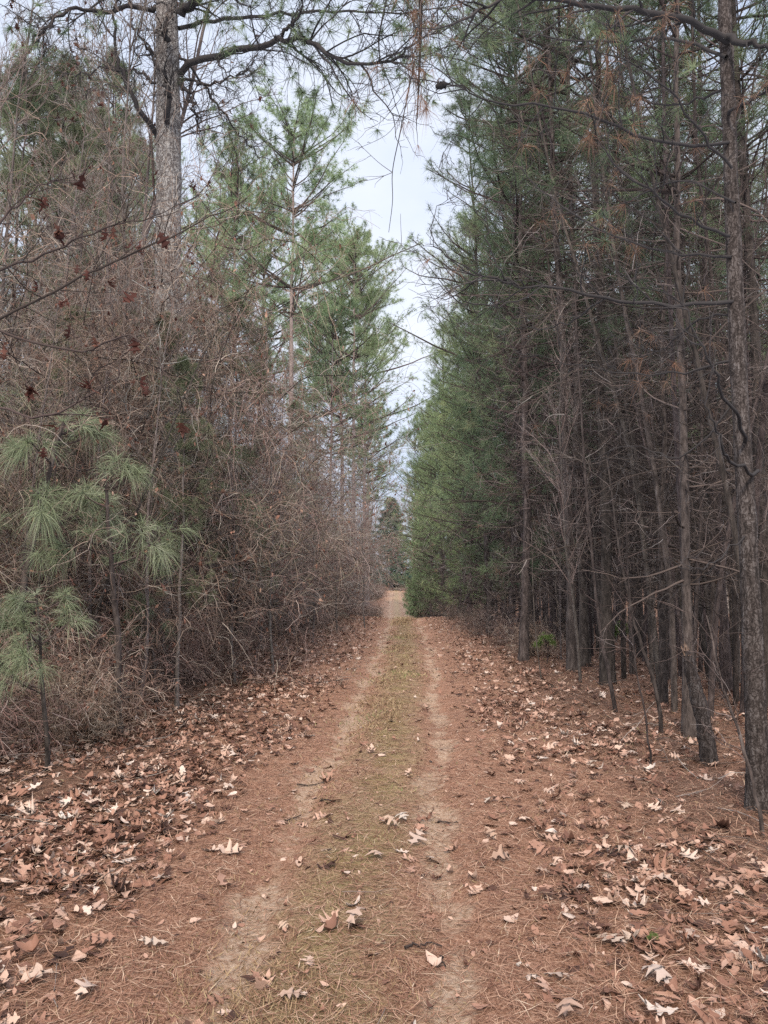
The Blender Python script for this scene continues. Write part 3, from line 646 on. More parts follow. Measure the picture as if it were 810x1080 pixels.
# --- nearest pine at the right border
def near_pine():
    rg=np.random.default_rng(5); D=5.35
    cps=[P(801,850,D),P(795,700,D),P(785,500,D+.1),P(775,300,D+.2),P(768,100,D+.3),P(764,0,D+.3),P(760,-200,D+.4),P(762,-500,D+.4),P(765,-900,D+.5)]
    cps[0][2]=H(cps[0][0],cps[0][1])-.08
    base=np.array([cps[0][0],cps[0][1],H(cps[0][0],cps[0][1])])
    tr=catmull(np.array(cps)-base,60); r=empty('rough_pine',base); tag(r,'rough barked pine at the right border, nearest and largest trunk of the right side','pine tree')
    rad=np.interp(tr[:,2],[0,.12,.4,1.2,6,12],[.115,.086,.073,.065,.05,.02])*(1+rg.normal(0,.035,60))
    mb=MB(); tubes(mb,tr[None],rad[None],14); 
    v=mb.v[0]; v+=rg.normal(0,.003,v.shape); mb.build('trunk',M['bark_near'],r)
    def limb(name,cp,r0,n2=9,n3=4,dead=1,brown=0,green=0,l2=.3):
        brown=int(brown*2.2); n2=int(n2*1.3)
        c=catmull(np.array(cp)-base,18); c=c+rg.normal(0,.011,c.shape); mb=MB(); tubes(mb,c[None],taper(np.array([r0]),18,.2),6,np.array([.3]))
        LL=np.linalg.norm(c[1:]-c[:-1],axis=1).sum()
        if n2:
            st,dd,pi,t=spawn(c[None],n2,.15,1,.4,1.1,rg); ln=LL*l2*rg.uniform(.4,1.2,n2)
            s=grow(st,dd,ln,7,.16,rg.normal(0,.5,n2),rg); tubes(mb,s,taper(np.full(n2,r0*.35),8,.25),4,rg.uniform(0,1,n2))
            st,dd,pi,t=spawn(s,n3,.15,1,.4,1.,rg); s3=grow(st,dd,ln[pi]*rg.uniform(.2,.6,len(pi)),5,.2,0,rg); tubes(mb,s3,taper(np.full(len(pi),.0025),6,.5),3,rg.uniform(.2,1,len(pi)))
            if brown: 
                ii=rg.choice(len(s3),brown); needles(mb,s3[ii,-1],nrm(s3[ii,-1]-s3[ii,-2]),26,.17,.0022,.6,.8,rg,2,1)
            if green:
                ii=rg.choice(len(s3),green); needles(mb,s3[ii,-1],nrm(s3[ii,-1]-s3[ii,-2]),36,.18,.004,.6,.2,rg,2,2)
        return mb.build(name,[M['dark_limb'],M['needle_brown'],M['needle_dark']],r)
    limb('branch',[P(766,42,5.6),P(725,22,5.3),P(670,10,5.1),P(610,4,4.9),P(555,-4,4.8),P(500,10,4.7)],.03,12,5,brown=2,green=5)
    limb('branch',[P(764,40,5.6),P(800,48,5.3),P(840,60,5.1)],.03,4,3)
    limb('branch',[P(770,150,5.6),P(700,150,5.2),P(640,130,5.),P(560,112,4.8),P(500,98,4.7),P(466,90,4.6)],.014,12,5,brown=6,l2=.25)
    limb('branch',[P(777,318,5.5),P(700,322,5.3),P(640,312,5.1),P(580,303,5.),P(540,300,4.9),P(480,285,4.8)],.016,12,5,brown=2,l2=.25)
    limb('branch',[P(787,470,5.45),P(775,430,5.),P(755,395,4.8),P(735,360,4.7),P(715,300,4.7)],.015,6,4)
    limb('branch',[P(800,500,5.45),P(770,485,5.0),P(755,450,4.8),P(740,420,4.7)],.014,3,3)
    limb('branch',[P(772,250,5.5),P(735,235,5.3),P(690,205,5.1),P(640,165,5.),P(625,120,4.9)],.013,9,5,brown=4)
    limb('branch',[P(770,180,5.5),P(740,140,5.3),P(700,90,5.1),P(650,60,5.),P(600,50,4.9)],.012,9,5,brown=5,green=2)
    limb('branch',[P(775,380,5.5),P(700,395,5.8),P(630,390,6.1),P(560,372,6.3)],.010,8,5,brown=1)
    limb('branch',[P(779,420,5.5),P(720,480,5.7),P(660,470,6.0),P(600,500,6.2)],.008,8,4)
    limb('branch',[P(773,270,5.5),P(700,265,5.9),P(620,235,6.4),P(560,190,6.9),P(530,150,7.2)],.012,10,5,brown=3)
    limb('branch',[P(790,560,5.4),P(740,600,5.1),P(700,590,5.0)],.007,5,3)
    limb('branch',[P(768,120,5.6),P(800,100,5.2),P(830,70,5.)],.014,4,3,brown=1)
    limb('branch',[P(768,90,5.6),P(720,110,6.2),P(650,100,6.8),P(600,70,7.2)],.012,10,5,green=5,brown=3)
    limb('branch',[P(540,300,4.9),P(515,292,4.8),P(485,280,4.75),P(462,262,4.7),P(455,240,4.7),P(462,218,4.7),P(478,205,4.7)],.006,6,3,l2=.3)
    limb('branch',[P(545,301,4.9),P(525,285,4.85),P(515,260,4.8),P(510,235,4.8),P(495,215,4.8),P(480,200,4.85)],.006,6,3,l2=.3)
    limb('branch',[P(580,303,5.0),P(540,318,4.9),P(510,322,4.8),P(480,312,4.75),P(460,300,4.7),P(452,285,4.7)],.006,7,3,l2=.3)
    limb('branch',[P(640,312,5.1),P(600,340,5.5),P(560,345,6),P(520,330,6.4)],.007,8,4,l2=.3)
    limb('branch',[P(767,60,5.6),P(700,40,6.2),P(620,45,6.9),P(540,30,7.4),P(480,25,7.8)],.016,14,6,green=16,brown=2)
    limb('branch',[P(769,-40,5.6),P(700,-30,5.9),P(600,-40,6.1),P(520,-20,6.2),P(460,0,6.2)],.016,16,6,green=22,brown=2)
    limb('branch',[P(774,215,5.5),P(720,190,6.),P(650,215,6.6),P(580,200,7.2)],.010,12,5,green=4,brown=5)
    limb('branch',[P(774,330,5.5),P(735,340,5.9),P(690,370,6.4),P(640,350,6.9)],.010,12,5,brown=4)
    # cone at the end of the low overhanging branch
    mb=MB(); n=8; zz=np.linspace(0,1,n); c=P(466,90,4.6)-base+np.outer(zz-.5,[.08,0,.02]); tubes(mb,c[None],(.021*np.sin(np.pi*(zz*.86+.1))**.7)[None]*(1+.25*(np.arange(n)%2))[None],8,np.array([0.])); needles(mb,c[2:7].repeat(6,0),rdir(30,rg),1,.05,.018,.9,0,rg)
    mb.build('pine_cone',M['dark_limb'],r)
near_pine()

# broken leaning stump
def stump():
    rg=np.random.default_rng(9); x,y=gp(747,806); b=np.array([x,y,H(x,y)]); D=y
    t=P(723,686,D)-b; c=catmull([np.array([.02,0,-.08]),t*.3+[.03,0,0],t*.65+[.02,0,0],t],24)
    r=empty('broken_stump',b); tag(r,'dead broken pine stump leaning left with splintered orange top','tree stump')
    mb=MB(); rad=np.interp(np.linspace(0,1,24),[0,.1,.5,.9,1],[.088,.074,.064,.05,.034])*(1+rg.normal(0,.05,24)); tubes(mb,c[None],rad[None],11); mb.v[0]+=rg.normal(0,.004,mb.v[0].shape); mb.build('trunk',M['bark_near'],r)
    mb=MB(); n=16; a=rg.uniform(0,TAU,n); st=c[-2]+np.stack([np.cos(a)*.026,np.sin(a)*.026,0*a],-1); d=nrm(c[-1]-c[-3])+rg.normal(0,.12,(n,3)); s=grow(st,d,rg.uniform(.03,.13,n),3,.08,0,rg); tubes(mb,s,taper(np.full(n,.012),4,.1),4); mb.build('splintered_top',M['splinter'],r)
stump()
# leaning bare poles in the right verge
def pole(px0,py0,pts,r0,label,mt='bark_pine'):
    rg=np.random.default_rng(int(px0)); x,y=gp(px0,py0); b=np.array([x,y,H(x,y)])
    cp=[np.array([0,0,-.06])]+[P(a,c,y+dd)-b for a,c,dd in pts]; c=catmull(cp,20)+rg.normal(0,.004,(20,3))
    r=empty('leaning_sapling',b); tag(r,label,'sapling','leaning saplings at the right verge')
    mb=MB(); tubes(mb,c[None],taper(np.array([r0]),20,.35),7); mb.build('trunk',M[mt],r)
    mb=MB(); st,dd,pi,t=spawn(c[None],14,.3,1,.5,1.1,rg); st=st-dd*.0; s=grow(st,dd,rg.uniform(.2,.7,14),6,.15,.1,rg); tubes(mb,s,taper(np.full(14,.004),7,.3),3,rg.uniform(0,1,14))
    st,dd,pi,t=spawn(s,4,.2,1,.5,1.1,rg); s=grow(st,dd,rg.uniform(.08,.3,len(pi)),4,.2,0,rg); tubes(mb,s,taper(np.full(len(pi),.002),5,.5),3,rg.uniform(0,1,len(pi))); mb.build('twigwork',M['dead_wood'],r)
pole(650,750,[(641,705,0),(632,660,.1),(622,560,.2),(612,420,.4),(606,300,.6)],.028,'thin dark sapling leaning left beside the trail at the right verge')
pole(699,775,[(690,720,0),(672,665,.1),(655,590,.2),(640,480,.3)],.024,'thin pale stemmed sapling leaning left between the stump and the trail')
pole(687,812,[(682,760,0),(672,710,0),(664,640,.2),(660,540,.3)],.010,'wiry bent stem rising from the straw in front of the dark pines')
pole(806,880,[(795,830,0),(775,760,.1),(760,715,.1),(745,650,.2)],.014,'wiry leaning stem in front of the nearest rough trunk')
pole(733,770,[(728,700,0),(722,600,.1),(715,480,.2),(706,300,.3),(700,100,.5),(700,-100,.6)],.045,'tall thin sapling with twigs directly behind the stump')
pole(752,705,[(752,600,0),(748,450,.2),(742,300,.3),(738,100,.5),(735,-100,.6)],.07,'tall dark stem right of the stump reaching the top of the photo')
pole(572,715,[(566,680,0),(563,640,0),(560,560,.2)],.012,'short thin stem at the verge by the green sprig')

# ------------------------------------------------------------------ LEFT SIDE
def big_pine():
    rg=np.random.default_rng(15); D=11.4
    b=P(172,720,D); b[2]=H(b[0],b[1])
    cps=[b*1.0,P(172,560,D),P(175,400,D),P(178,200,D),P(176,0,D),P(172,-250,D),P(176,-500,D),P(178,-750,D)]; cps[0]=b+[0,0,-.1]
    tr=catmull(np.array(cps)-b,70); r=empty('old_pine',b); tag(r,'tall old pine with scaly grey trunk wrapped in vines left of the trail','pine tree')
    rad=np.interp(tr[:,2],[0,.4,2,9,18],[.30,.23,.215,.19,.06])*(1+rg.normal(0,.015,70)); mb=MB(); tubes(mb,tr[None],rad[None],20); mb.v[0]+=rg.normal(0,.004,mb.v[0].shape); mb.build('trunk',M['bark_big'],r)
    def limb(cp,r0,n2=10,n3=5,green=0,l2=.3,name='branch'):
        c=catmull(np.array(cp)-b,22); c=c+rg.normal(0,.03,c.shape); mb=MB(); tubes(mb,c[None],taper(np.array([r0]),22,.25),8,np.array([.4]))
        LL=np.linalg.norm(c[1:]-c[:-1],axis=1).sum(); st,dd,pi,t=spawn(c[None],n2,.12,1,.4,1.2,rg); ln=LL*l2*rg.uniform(.4,1.2,n2)
        s=grow(st,dd,ln,8,.18,rg.normal(-.1,.5,n2),rg); tubes(mb,s,taper(np.full(n2,r0*.3),9,.25),4,rg.uniform(0,1,n2))
        st,dd,pi,t=spawn(s,n3,.15,1,.4,1.1,rg); s3=grow(st,dd,ln[pi]*rg.uniform(.2,.6,len(pi)),6,.22,-.1,rg); tubes(mb,s3,taper(np.full(len(pi),.006),7,.4),3,rg.uniform(.2,1,len(pi)))
        st,dd,pi,t=spawn(s3,3,.15,1,.4,1.1,rg); s4=grow(st,dd,rg.uniform(.1,.35,len(pi)),4,.22,0,rg); tubes(mb,s4,taper(np.full(len(pi),.0035),5,.5),3,rg.uniform(.2,1,len(pi)))
        if green:
            ii=rg.choice(len(s4),green); needles(mb,s4[ii,-1],nrm(s4[ii,-1]-s4[ii,-2]),38,.2,.007,.6,.15,rg,1,1)
        return mb.build(name,[M['dark_limb'],M['needle_dark']],r)
    limb([P(190,78,D),P(225,58,D-.3),P(270,52,D-.6),P(292,42,D-.9),P(320,40,D-1.1),P(345,55,D-1.3),P(375,68,D-1.5),P(410,66,D-1.8),P(430,52,D-2)],.055,24,7,green=70)
    limb([P(190,15,D),P(215,-8,D-.3),P(260,-25,D-.5),P(330,-60,D-.8)],.08,16,6,green=60)
    limb([P(165,10,D),P(140,6,D-.2),P(110,10,D-.4),P(75,6,D-.6),P(55,25,D-.8),P(38,38,D-1),P(30,60,D-1.2)],.042,16,5,green=22)
    limb([P(165,145,D),P(150,120,D-.3),P(130,85,D-.5),P(120,50,D-.6),P(122,10,D-.6),P(126,-30,D-.6)],.045,7,5,green=3)
    limb([P(178,130,D-.2),P(178,105,D-.45),P(172,85,D-.55),P(162,65,D-.6),P(155,45,D-.7)],.05,8,5)
    limb([P(176,45,D-.2),P(172,30,D-.5),P(180,15,D-.6),P(165,0,D-.7)],.045,7,4)
    limb([P(188,85,D),P(200,100,D-.3),P(208,125,D-.4),P(212,145,D-.4)],.035,8,4)
    limb([P(188,82,D),P(215,88,D-.3),P(245,82,D-.5),P(262,74,D-.7)],.026,12,6,green=8)
    limb([P(165,60,D),P(150,40,D-.3),P(142,30,D-.5),P(145,60,D-.7),P(140,95,D-.8)],.022,6,4)
    limb([P(190,0,D),P(230,-60,D-.5),P(300,-90,D-1.2),P(380,-70,D-1.8),P(430,-20,D-2.2)],.06,22,7,green=110)
    limb([P(290,42,D-.9),P(318,10,D-1.2),P(318,-30,D-1.3)],.03,10,5,green=22)
    limb([P(190,30,D),P(240,20,D+.6),P(300,15,D+1.),P(360,10,D+1.4),P(420,15,D+1.6),P(480,5,D+1.8)],.035,22,7,green=80)
    limb([P(190,60,D),P(230,110,D+.5),P(260,150,D+.9),P(290,175,D+1.2)],.022,14,6,green=16)
    limb([P(166,90,D),P(130,70,D+.5),P(90,80,D+.9),P(50,70,D+1.2)],.022,14,6,green=20)
    # live crown above
    mb=MB(); n=44; h=rg.uniform(11.5,20,n); f=np.interp(h,tr[:,2],np.arange(70)).astype(int); a=rg.uniform(0,TAU,n)
    d=np.stack([np.cos(a),np.sin(a),rg.uniform(.0,.6,n)],-1); L=rg.uniform(1.6,3.6,n)*(1.15-(h-11)/12); bb=grow(tr[f],d,L,8,.1,.2,rg); tubes(mb,bb,taper(np.full(n,.05),9,.2),5,rg.uniform(0,1,n))
    st,dd,pi,t=spawn(bb,9,.25,1,.4,1.,rg); s=grow(st,dd,L[pi]*.35,5,.12,.3,rg); tubes(mb,s,taper(np.full(len(pi),.01),6,.4),3)
    needles(mb,np.concatenate([s[:,-1],s[:,-2],s[:,-4]]),nrm(np.concatenate([s[:,-1]-s[:,-2]]*3)),20,.2,.007,.6,.1,rg,1,1)
    mb.build('crown',[M['dark_limb'],M['needle_dark']],r)
big_pine()

# hanging dead clump and vine over the trail
def hanging():
    rg=np.random.default_rng(21); D=7.5
    top=P(443,-60,D); r=empty('hanging_clump',top); tag(r,'ragged clump of dead needles and bark hanging from the boughs over the trail','hanging debris')
    mb=MB(); n=60; st=rg.normal(0,1,(n,3))*[.08,.08,.25]; st[:,2]-=.1
    tip=P(440,125,D)-top; st=st+np.outer(rg.uniform(0,.75,n),tip); s=grow(st,np.tile([[0,0,-1.]],(n,1))+rg.normal(0,.25,(n,3)),rg.uniform(.15,.5,n),6,.14,-1,rg)
    tubes(mb,s,taper(np.full(n,.006),7,.3),3,rg.uniform(0,1,n)); needles(mb,s[:,-1],nrm(s[:,-1]-s[:,-2]),14,.16,.003,.4,.5,rg,2,1); c=catmull([np.zeros(3),tip*.5+[.02,0,0],tip],12); tubes(mb,c[None],taper(np.array([.03]),12,.2),5,np.array([0.]))
    mb.build('debris',[M['dead_wood'],M['needle_brown']],r)
    D=7.8; top=P(438,62,D); r=empty('hanging_vine',top); tag(r,'thin bare vine dangling over the middle of the trail against the sky','vine')
    c=catmull([np.zeros(3)]+[P(a,b,D)-top for a,b in ((430,100),(422,140),(414,180),(414,212),(410,245))],24); mb=MB(); tubes(mb,c[None],taper(np.array([.007]),24,.4),4)
    s=[]
    for cp in ([(414,182),(400,172),(385,158),(378,150)],[(414,182),(398,188),(378,192)],[(432,90),(418,110),(400,130),(384,136)],[(428,110),(410,140),(375,158)],[(436,70),(400,75),(375,110),(372,115)],[(438,68),(415,85),(390,100),(372,95)]):
        cc=catmull([P(a,b,D+rg.normal(0,.15) if i else D)-top for i,(a,b) in enumerate(cp)],12); tubes(mb,cc[None],taper(np.array([.004]),12,.5),3,np.array([.3]))
        q,dd,pi,t=spawn(cc[None],4,.2,1,.4,1,rg); g=grow(q,dd,rg.uniform(.08,.3,4),5,.2,-.2,rg); tubes(mb,g,taper(np.full(4,.003),6,.5),3,rg.uniform(0,.6,4))
    mb.build('stem',M['dead_wood'],r)
hanging()

TP='tall pines rising above the thicket left of the trail'
tall=[(303,30,'tall straight pine with open crown, alone left of the clustered crowns',.98,0),(360,44,'left pine of the light green cluster beside the sky gap',1.02,1),(372,41,'middle pine of the light green cluster beside the sky gap',.98,0),(384,50,'right pine of the light green cluster, nearest the sky gap',1.0,1),
(240,34,'tall pine seen through twigs between the old pine and the lone straight pine',.95,1),(215,40,'tall pine directly right of the old pine trunk, seen through its dead branches',1.05,0),(272,38,'tall pine close behind the left side of the lone straight pine',.95,1),(330,52,'distant tall pine between the lone straight pine and the light green cluster',1.0,0),(388,72,'farthest tall pine left of the trail by the sky gap',.8,1),(120,28,'tall thin pine left of the old pine',.85,0),(20,24,'tall thin pine at the left border',.8,1),(388,58,'small pine below the right end of the light green cluster',.72,0),(348,36,'shorter pine filling the foot of the light green cluster',.66,1),(80,34,'tall pine deep behind the olive conifers at the upper left',.95,1)]
for px,D,lb,s,k in tall:
    x=P(px,600,D)[0]; place('tall_pine',TALL[k],x,D,(s,s,s),lb,'pine tree',TP)
OG='olive conifers behind the left thicket'
for px,D,s in ((60,16,1.02),(92,18,1.12),(28,20,1.2),(5,15,.95),(130,23,1.2),(215,26,.95),(265,30,.9),(150,17,.7),(320,34,.7),(75,24,1.35),(45,28,1.4),(108,27,1.3)):
    x=P(px,600,D)[0]; place('olive_conifer',OLIVE[int(D)%2],x,D,s,'hazy olive green conifer standing behind the twiggy left thicket','conifer',OG)
# left bare trees
nb=0
for i in range(230):
    y=random.uniform(8.2,42); edge=float(np.interp(y,[5,18,34,60],[-3.3,-3.3,-2.,-1.6])); x=edge-random.random()**1.2*(4+.28*y)
    px_=420+x/y*F
    if px_<-90 or px_>400: continue
    if any(math.hypot(x-a,y-b)<.5 for a,b in taken): continue
    if 395+x*0<px_: continue
    taken.append((x,y)); nb+=1; s=random.uniform(.6,1.12)*(1 if y>10 else .7)
    if px_>230: s*=.72
    if px_>315 or (px_>140 and y<18): continue
    if px_>190 and random.random()<.35: continue
    if px_<160 and y>9: s*=1.15
    if y<14: lb='leafless grey sapling in the near left thicket'
    elif y<27: lb='leafless grey tree in the middle of the left thicket'
    else: lb='distant leafless tree in the left thicket beyond the old pine'
    place('bare_tree',BARE[random.randrange(4)],x,y,(s,s,s*random.uniform(.85,1.15)),lb,'bare tree','leafless trees in the left thicket',lean=(random.gauss(0,.03),random.gauss(0,.03)))
for i in range(120):
    y=7+random.random()**1.2*26; x=float(np.interp(y,[5,18,34],[-3.5,-3.5,-2.6]))-random.random()*3.2
    px_=420+x/y*F
    if px_<0 or px_>372 or any(math.hypot(x-a,y-b)<.3 for a,b in taken): continue
    taken.append((x,y)); s=random.uniform(.45,.85)
    place('slender_tree',POLE[i%3],x,y,(s,s,s*random.uniform(.7,1)),'straight slim leafless stem standing among the brown shrubs of the left thicket','bare tree','slim upright stems in the left thicket',lean=(random.gauss(0,.07),random.gauss(0,.09)))
# thicket
SG='brown twiggy shrubs of the left thicket'
def edgeL(y): return float(np.interp(y,[4,6,10,18,24,34,45,60],[-3.0,-3.2,-3.2,-3.4,-3.0,-2.35,-2.3,-2.3]))
for i in range(150):
    y=4.8+random.random()**1.15*46; x=edgeL(y)-.5-abs(random.gauss(0,1))*(1.3+.06*y)
    px_=420+x/y*F
    if px_<-120 or (y>26 and px_>372): continue
    if y>24 and px_>330: s_=.9
    else: s_=1.
    if 225<px_<350 and random.random()<.25: continue
    s=s_*random.uniform(.6,1.15)*(1+.009*y)*(1.25 if x<edgeL(y)-1.2 else 1)
    if y<9: s*=.62; x-=.35
    if px_<60 and y<7.5 and random.random()<.6: continue
    if y<13: lb='brown tangled shrub in the near part of the left thicket'
    elif y<28: lb='tall brown tangled shrub midway along the left thicket'
    else: lb='dense brown shrub crowding the far left side of the trail'
    place('thicket_shrub',SHRUB[random.randrange(6)],x,y,(s*1.1,s*1.1,s*random.uniform(.8,1.25)),lb,'shrub',SG)
for i in range(95):
    y=4.2+random.random()*36; x=edgeL(y)+random.uniform(-1.1,.3)
    place('low_shrub',LOW[i%2],x,y,random.uniform(.5,1.1),'low tangle of wiry twigs along the foot of the left thicket','bush','wiry tangles at the foot of the left thicket')
for px,D,s,lb in ((178,10.9,(1.1,1.1,1.45),'brown vine mass climbing the old scaly pine'),(120,10,(1,1,1.05),'vine heap left of the old pine'),(235,13,(1.2,1.2,1.3),'vine mass right of the old pine'),(290,17,1.15,'tall vine mass hung with red brown leaves right of the old pine'),(318,23,.95,'vine mass below the tall straight pine'),(40,8.5,(.9,.9,1.0),'vine heap near the left border'),(205,16,1.3,'vine mass behind the old pine')):
    x=P(px,600,D)[0]; place('vine_tangle',VINE[int(D)%2],x,D,s,lb,'vines','vine masses in the left thicket')
# young pines with drooping needles
for px,py,s,k,lb in ((50,812,.95,0,'small young pine with pale drooping needles, lowest at the left border'),(128,775,1.3,1,'young pine with fresh green tufts, tallest and in the middle of the left thicket front'),(8,760,1.8,1,'lanky pine sapling at the left border, greenest above the bough of oak leaves'),(176,722,1.9,1,'lanky pine sapling in front of the lower old pine trunk'),(165,745,.9,0,'young pine low in the thicket right of its neighbours'),(14,770,1.5,1,'leggy young pine with grey green needles high at the left border'),(250,705,1.1,1,'young pine sunk in vines right of the old pine trunk')):
    x,y=gp(px,py); place('young_pine',YOUNG[k],x,y,s,lb,'young pine','young pines along the left verge')

# oak sapling with red brown leaves on long bough
def oak():
    rg=np.random.default_rng(33); x,y=-3.05,5.3; b=np.array([x,y,H(x,y)]); D=5.
    r=empty('oak_sapling',b); tag(r,'oak sapling at the left border, its long leafy bough crossing the old pine','oak sapling')
    tr=catmull([np.array([0,0,-.05]),np.array([-.05,0,1]),np.array([.02,-.05,2.2]),np.array([-.08,-.1,3.4]),np.array([-.1,-.1,4.6])],20); mb=MB(); tubes(mb,tr[None],taper(np.array([.03]),20,.25),7); mb.build('trunk',M['bark_grey'],r)
    boughs=[[P(-20,345,D+.1),P(60,304,D-.1),P(130,272,D-.2),P(200,240,D-.3),P(262,210,D-.4)],[P(-40,280,D),P(0,235,D),P(20,215,D),P(45,195,D-.1),P(90,190,D-.2)],[P(-30,420,D),P(40,440,D-.2),P(90,420,D-.3),P(130,392,D-.4)],[P(-20,345,D),P(80,370,D),P(140,355,D-.2),P(190,415,D-.3)],[P(-40,300,D),P(40,270,D-.1),P(100,245,D-.3),P(160,230,D-.4)]]
    for cp in boughs:
        near=tr[np.argmin(np.linalg.norm(tr-(cp[0]-b),axis=1))]
        c=catmull([near]+[q-b for q in cp],24)+rg.normal(0,.006,(24,3)); mb=MB(); tubes(mb,c[None],taper(np.array([.012]),24,.25),6,np.array([.4]))
        st,dd,pi,t=spawn(c[None],14,.2,1,.4,1.,rg); s=grow(st,dd,rg.uniform(.15,.5,14),6,.15,0,rg); tubes(mb,s,taper(np.full(14,.004),7,.4),3,rg.uniform(0,.6,14))
        k=9; ii=rg.choice(14,k); e=s[ii,-1]
        add_leaves(mb,e+[0,0,-.04],rg.uniform(0,TAU,k),rg.uniform(.07,.13,k),rg.normal(-1.2,.3,k),rg.normal(0,.6,k),rg.normal(0,.9,k),0,rg.uniform(0,.7,k),rg,1)
        mb.build('branch',[M['dead_wood'],M['dead_leaf']],r)
oak()
def oak2(px,D,lb,hz):
    x=P(px,600,D)[0]; place('oak_sapling',BARE[1],x,D,(.55,.55,hz),lb,'oak sapling','oak saplings holding dead leaves')
oak2(290,13,'oak sapling holding rusty leaves in front of the lone straight pine',.62); oak2(385,26,'oak sapling with rusty leaves at the far thicket edge',.5); oak2(150,9,'oak sapling holding dark red leaves in front of the old pine',.5); oak2(330,19,'oak sapling with many dead leaves midway along the left thicket',.5)

for px,D,s_ in ((170,11,.42),(245,13,.5),(275,16,.5),(130,12,.45),(210,15,.55),(60,10,.4),(310,21,.5),(190,9.2,.33)):
    x=P(px,600,D)[0]; place('small_conifer',OLIVE[int(D)%2],x,D,s_,'small olive green conifer half buried in the brown brush of the left thicket','conifer','small conifers inside the left thicket')
oak2(250,11.5,'oak sapling with rusty leaves right of the old pine, before the lone straight pine',.5); oak2(356,23,'oak sapling with rusty leaves at the foot of the light green cluster',.45); oak2(90,9,'oak sapling with rusty leaves left of the old pine',.5)
for i in range(36):
    D=random.uniform(46,100); sd=random.choice((-1,1)); x=float(road_c(D))+sd*random.uniform(1.5,2.6); place('far_shrub',LOW[i%2],x,D,random.uniform(.7,1.6),'low brown scrub lining the far rise of the trail','bush','scrub along the far rise')
# far end
x=P(413,600,104)[0]; place('cedar_tree',CEDAR[0],x,100,(2.3,2.3,1.62),'dark blue green cedar at the far end of the trail','cedar')
x=P(400,600,88)[0]; place('cedar_tree',CEDAR[0],x-1.5,84,1.1,'smaller dark cedar left of the far trail end','cedar',rz=1)
x=P(441,600,48)[0]; place('bright_sapling',CEDAR[1],x+.2,48,(.8,.8,1.1),'bright yellow green young tree at the far right edge of the trail','tree')
for i in range(12):
    D=random.uniform(106,122); x=P(random.uniform(385,455),600,D)[0]; s=random.uniform(1.2,2.4); place('far_shrub',LOW[i%2],x,D,s,'low brown scrub closing off the far end of the trail','bush','scrub at the trail end')
for i,(px,D,s) in enumerate(((425,140,1.5),(436,120,1.2),(412,160,1.6),(445,150,1.4),(400,130,1.3))):
    x=P(px,600,D)[0]; place('far_tree',BARE[i%4],x+ (0 if i else 0),D,s,'pale leafless tree far beyond the end of the trail','bare tree','pale trees beyond the trail end')

# far woods: one mass
def far_woods():
    rg=np.random.default_rng(77); mb=MB(); n=1150
    side=rg.integers(0,2,n); y=rg.uniform(8,150,n); x=np.where(side==0,-rg.uniform(15,60,n)-.0*y,rg.uniform(21,60,n))
    m=y>62; x=np.where(m,np.where(side==0,-1,1)*(3.+rg.uniform(0,1,n)*50),x); m2=y>112; x=np.where(m2,rg.uniform(-45,45,n),x); h0=np.where(m2,.62,1.)
    b=np.stack([x,y,height(x,y)],-1); h=rg.uniform(9,17,n)*h0
    c=grow(b,np.tile([[0,0,1.]],(n,1)),h,5,.03,0,rg); tubes(mb,c,taper(rg.uniform(.07,.15,n),6,.3),5,rg.uniform(.2,.9,n))
    st,dd,pi,t=spawn(c,30,.12,1,.7,1.3,rg); s=grow(st,dd,rg.uniform(.8,2.4,len(pi))*(1.2-t),3,.15,.2,rg); tubes(mb,s,taper(np.full(len(pi),.022),4,.4),3,rg.uniform(.2,.9,len(pi)))
    g=rg.uniform(0,1,len(pi))<np.where(s[:,0,0]>0,.9*(t>.3),.30*(t>.4)); q=s[g]
    needles(mb,np.concatenate([q[:,-1],q[:,-2]]),nrm(np.concatenate([q[:,-1]-q[:,-2]]*2)),9,.45,.045,.7,.1,rg,1,1)
    tag(mb.build('far_woods',[M['twig'],M['needle_dark']]),'dense mass of far trees deep behind the edges of both stands','woods',kind='stuff')
far_woods()

for o in PROTOS: COL.objects.unlink(o)
for o in PROTOS: bpy.data.objects.remove(o)

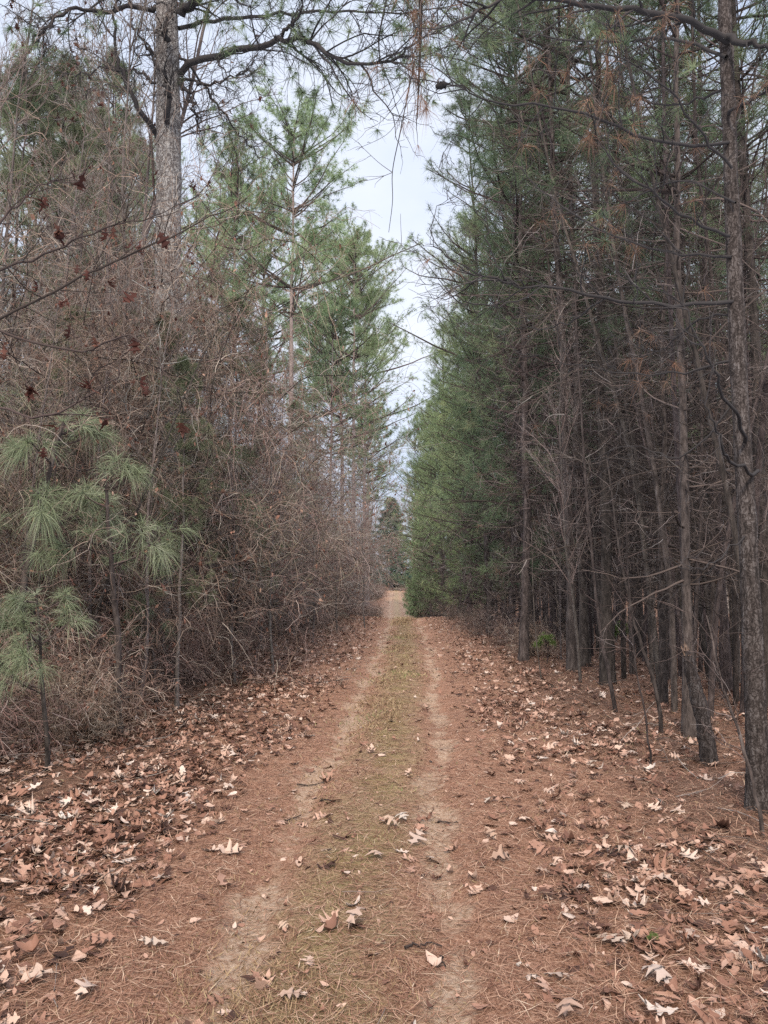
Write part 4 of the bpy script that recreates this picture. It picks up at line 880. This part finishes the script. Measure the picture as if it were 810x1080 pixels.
# ------------------------------------------------------------------ world, sun, camera
w=bpy.data.worlds.new('World'); sc.world=w; w.use_nodes=True; nt=w.node_tree; N=nt.nodes; L=nt.links; bg=N['Background']
SUN_EL=math.radians(42); SUN_AZ=math.radians(186)   # azimuth clockwise from +Y: behind the viewer
sky=N.new('ShaderNodeTexSky'); sky.sky_type='NISHITA'; sky.sun_disc=False; sky.sun_elevation=SUN_EL; sky.sun_rotation=SUN_AZ; sky.air_density=1.0; sky.dust_density=2.5
tc=N.new('ShaderNodeTexCoord'); mp=N.new('ShaderNodeMapping'); mp.inputs['Scale'].default_value=(1,1,2.2); L.new(tc.outputs['Generated'],mp.inputs['Vector'])
nz=N.new('ShaderNodeTexNoise'); nz.inputs['Scale'].default_value=2.4; nz.inputs['Detail'].default_value=7; nz.inputs['Roughness'].default_value=.5; L.new(mp.outputs[0],nz.inputs['Vector'])
mr=N.new('ShaderNodeMapRange'); mr.inputs['From Min'].default_value=.3; mr.inputs['From Max'].default_value=.72; mr.inputs['To Min'].default_value=.0; mr.inputs['To Max'].default_value=1; L.new(nz.outputs['Fac'],mr.inputs['Value'])
cl=N.new('ShaderNodeValToRGB'); e=cl.color_ramp.elements; e[0].color=(5.9,6.9,9.1,1); e[1].color=(9.6,9.9,10.6,1); L.new(mr.outputs[0],cl.inputs['Fac'])
mx=N.new('ShaderNodeMix'); mx.data_type='RGBA'; mx.inputs['Factor'].default_value=.85; L.new(sky.outputs[0],mx.inputs['A']); L.new(cl.outputs['Color'],mx.inputs['B']); L.new(mx.outputs['Result'],bg.inputs['Color'])
bg.inputs['Strength'].default_value=.054
sl=bpy.data.lights.new('Sun','SUN'); sl.energy=1.5; sl.angle=math.radians(12); sl.color=(1,.93,.84); so=bpy.data.objects.new('Sun',sl); COL.objects.link(so)
dv=Vector((math.sin(SUN_AZ)*math.cos(SUN_EL),math.cos(SUN_AZ)*math.cos(SUN_EL),math.sin(SUN_EL))); so.rotation_euler=dv.to_track_quat('Z','Y').to_euler()
cd=bpy.data.cameras.new('Camera'); cam=bpy.data.objects.new('Camera',cd); COL.objects.link(cam); cam.location=(0,0,EYE)
cam.rotation_euler=(math.pi/2+PITCH,0,YAW); cd.sensor_fit='VERTICAL'; cd.sensor_height=36; cd.lens=36*F/1080; cd.clip_start=.05; cd.clip_end=2000
sc.camera=cam
vs=sc.view_settings; vs.view_transform='Standard'; vs.look='None'; vs.gamma=1; vs.exposure=1.2; vs.use_curve_mapping=False
c=sc.cycles; c.use_fast_gi=True; c.ao_bounces_render=1; w.light_settings.distance=4; c.debug_use_spatial_splits=True; c.use_adaptive_sampling=True; c.adaptive_threshold=.018; c.adaptive_min_samples=48; c.max_bounces=6; c.diffuse_bounces=4; c.glossy_bounces=1; c.transmission_bounces=3; c.transparent_max_bounces=4; c.use_denoising=False; c.caustics_reflective=False; c.caustics_refractive=False
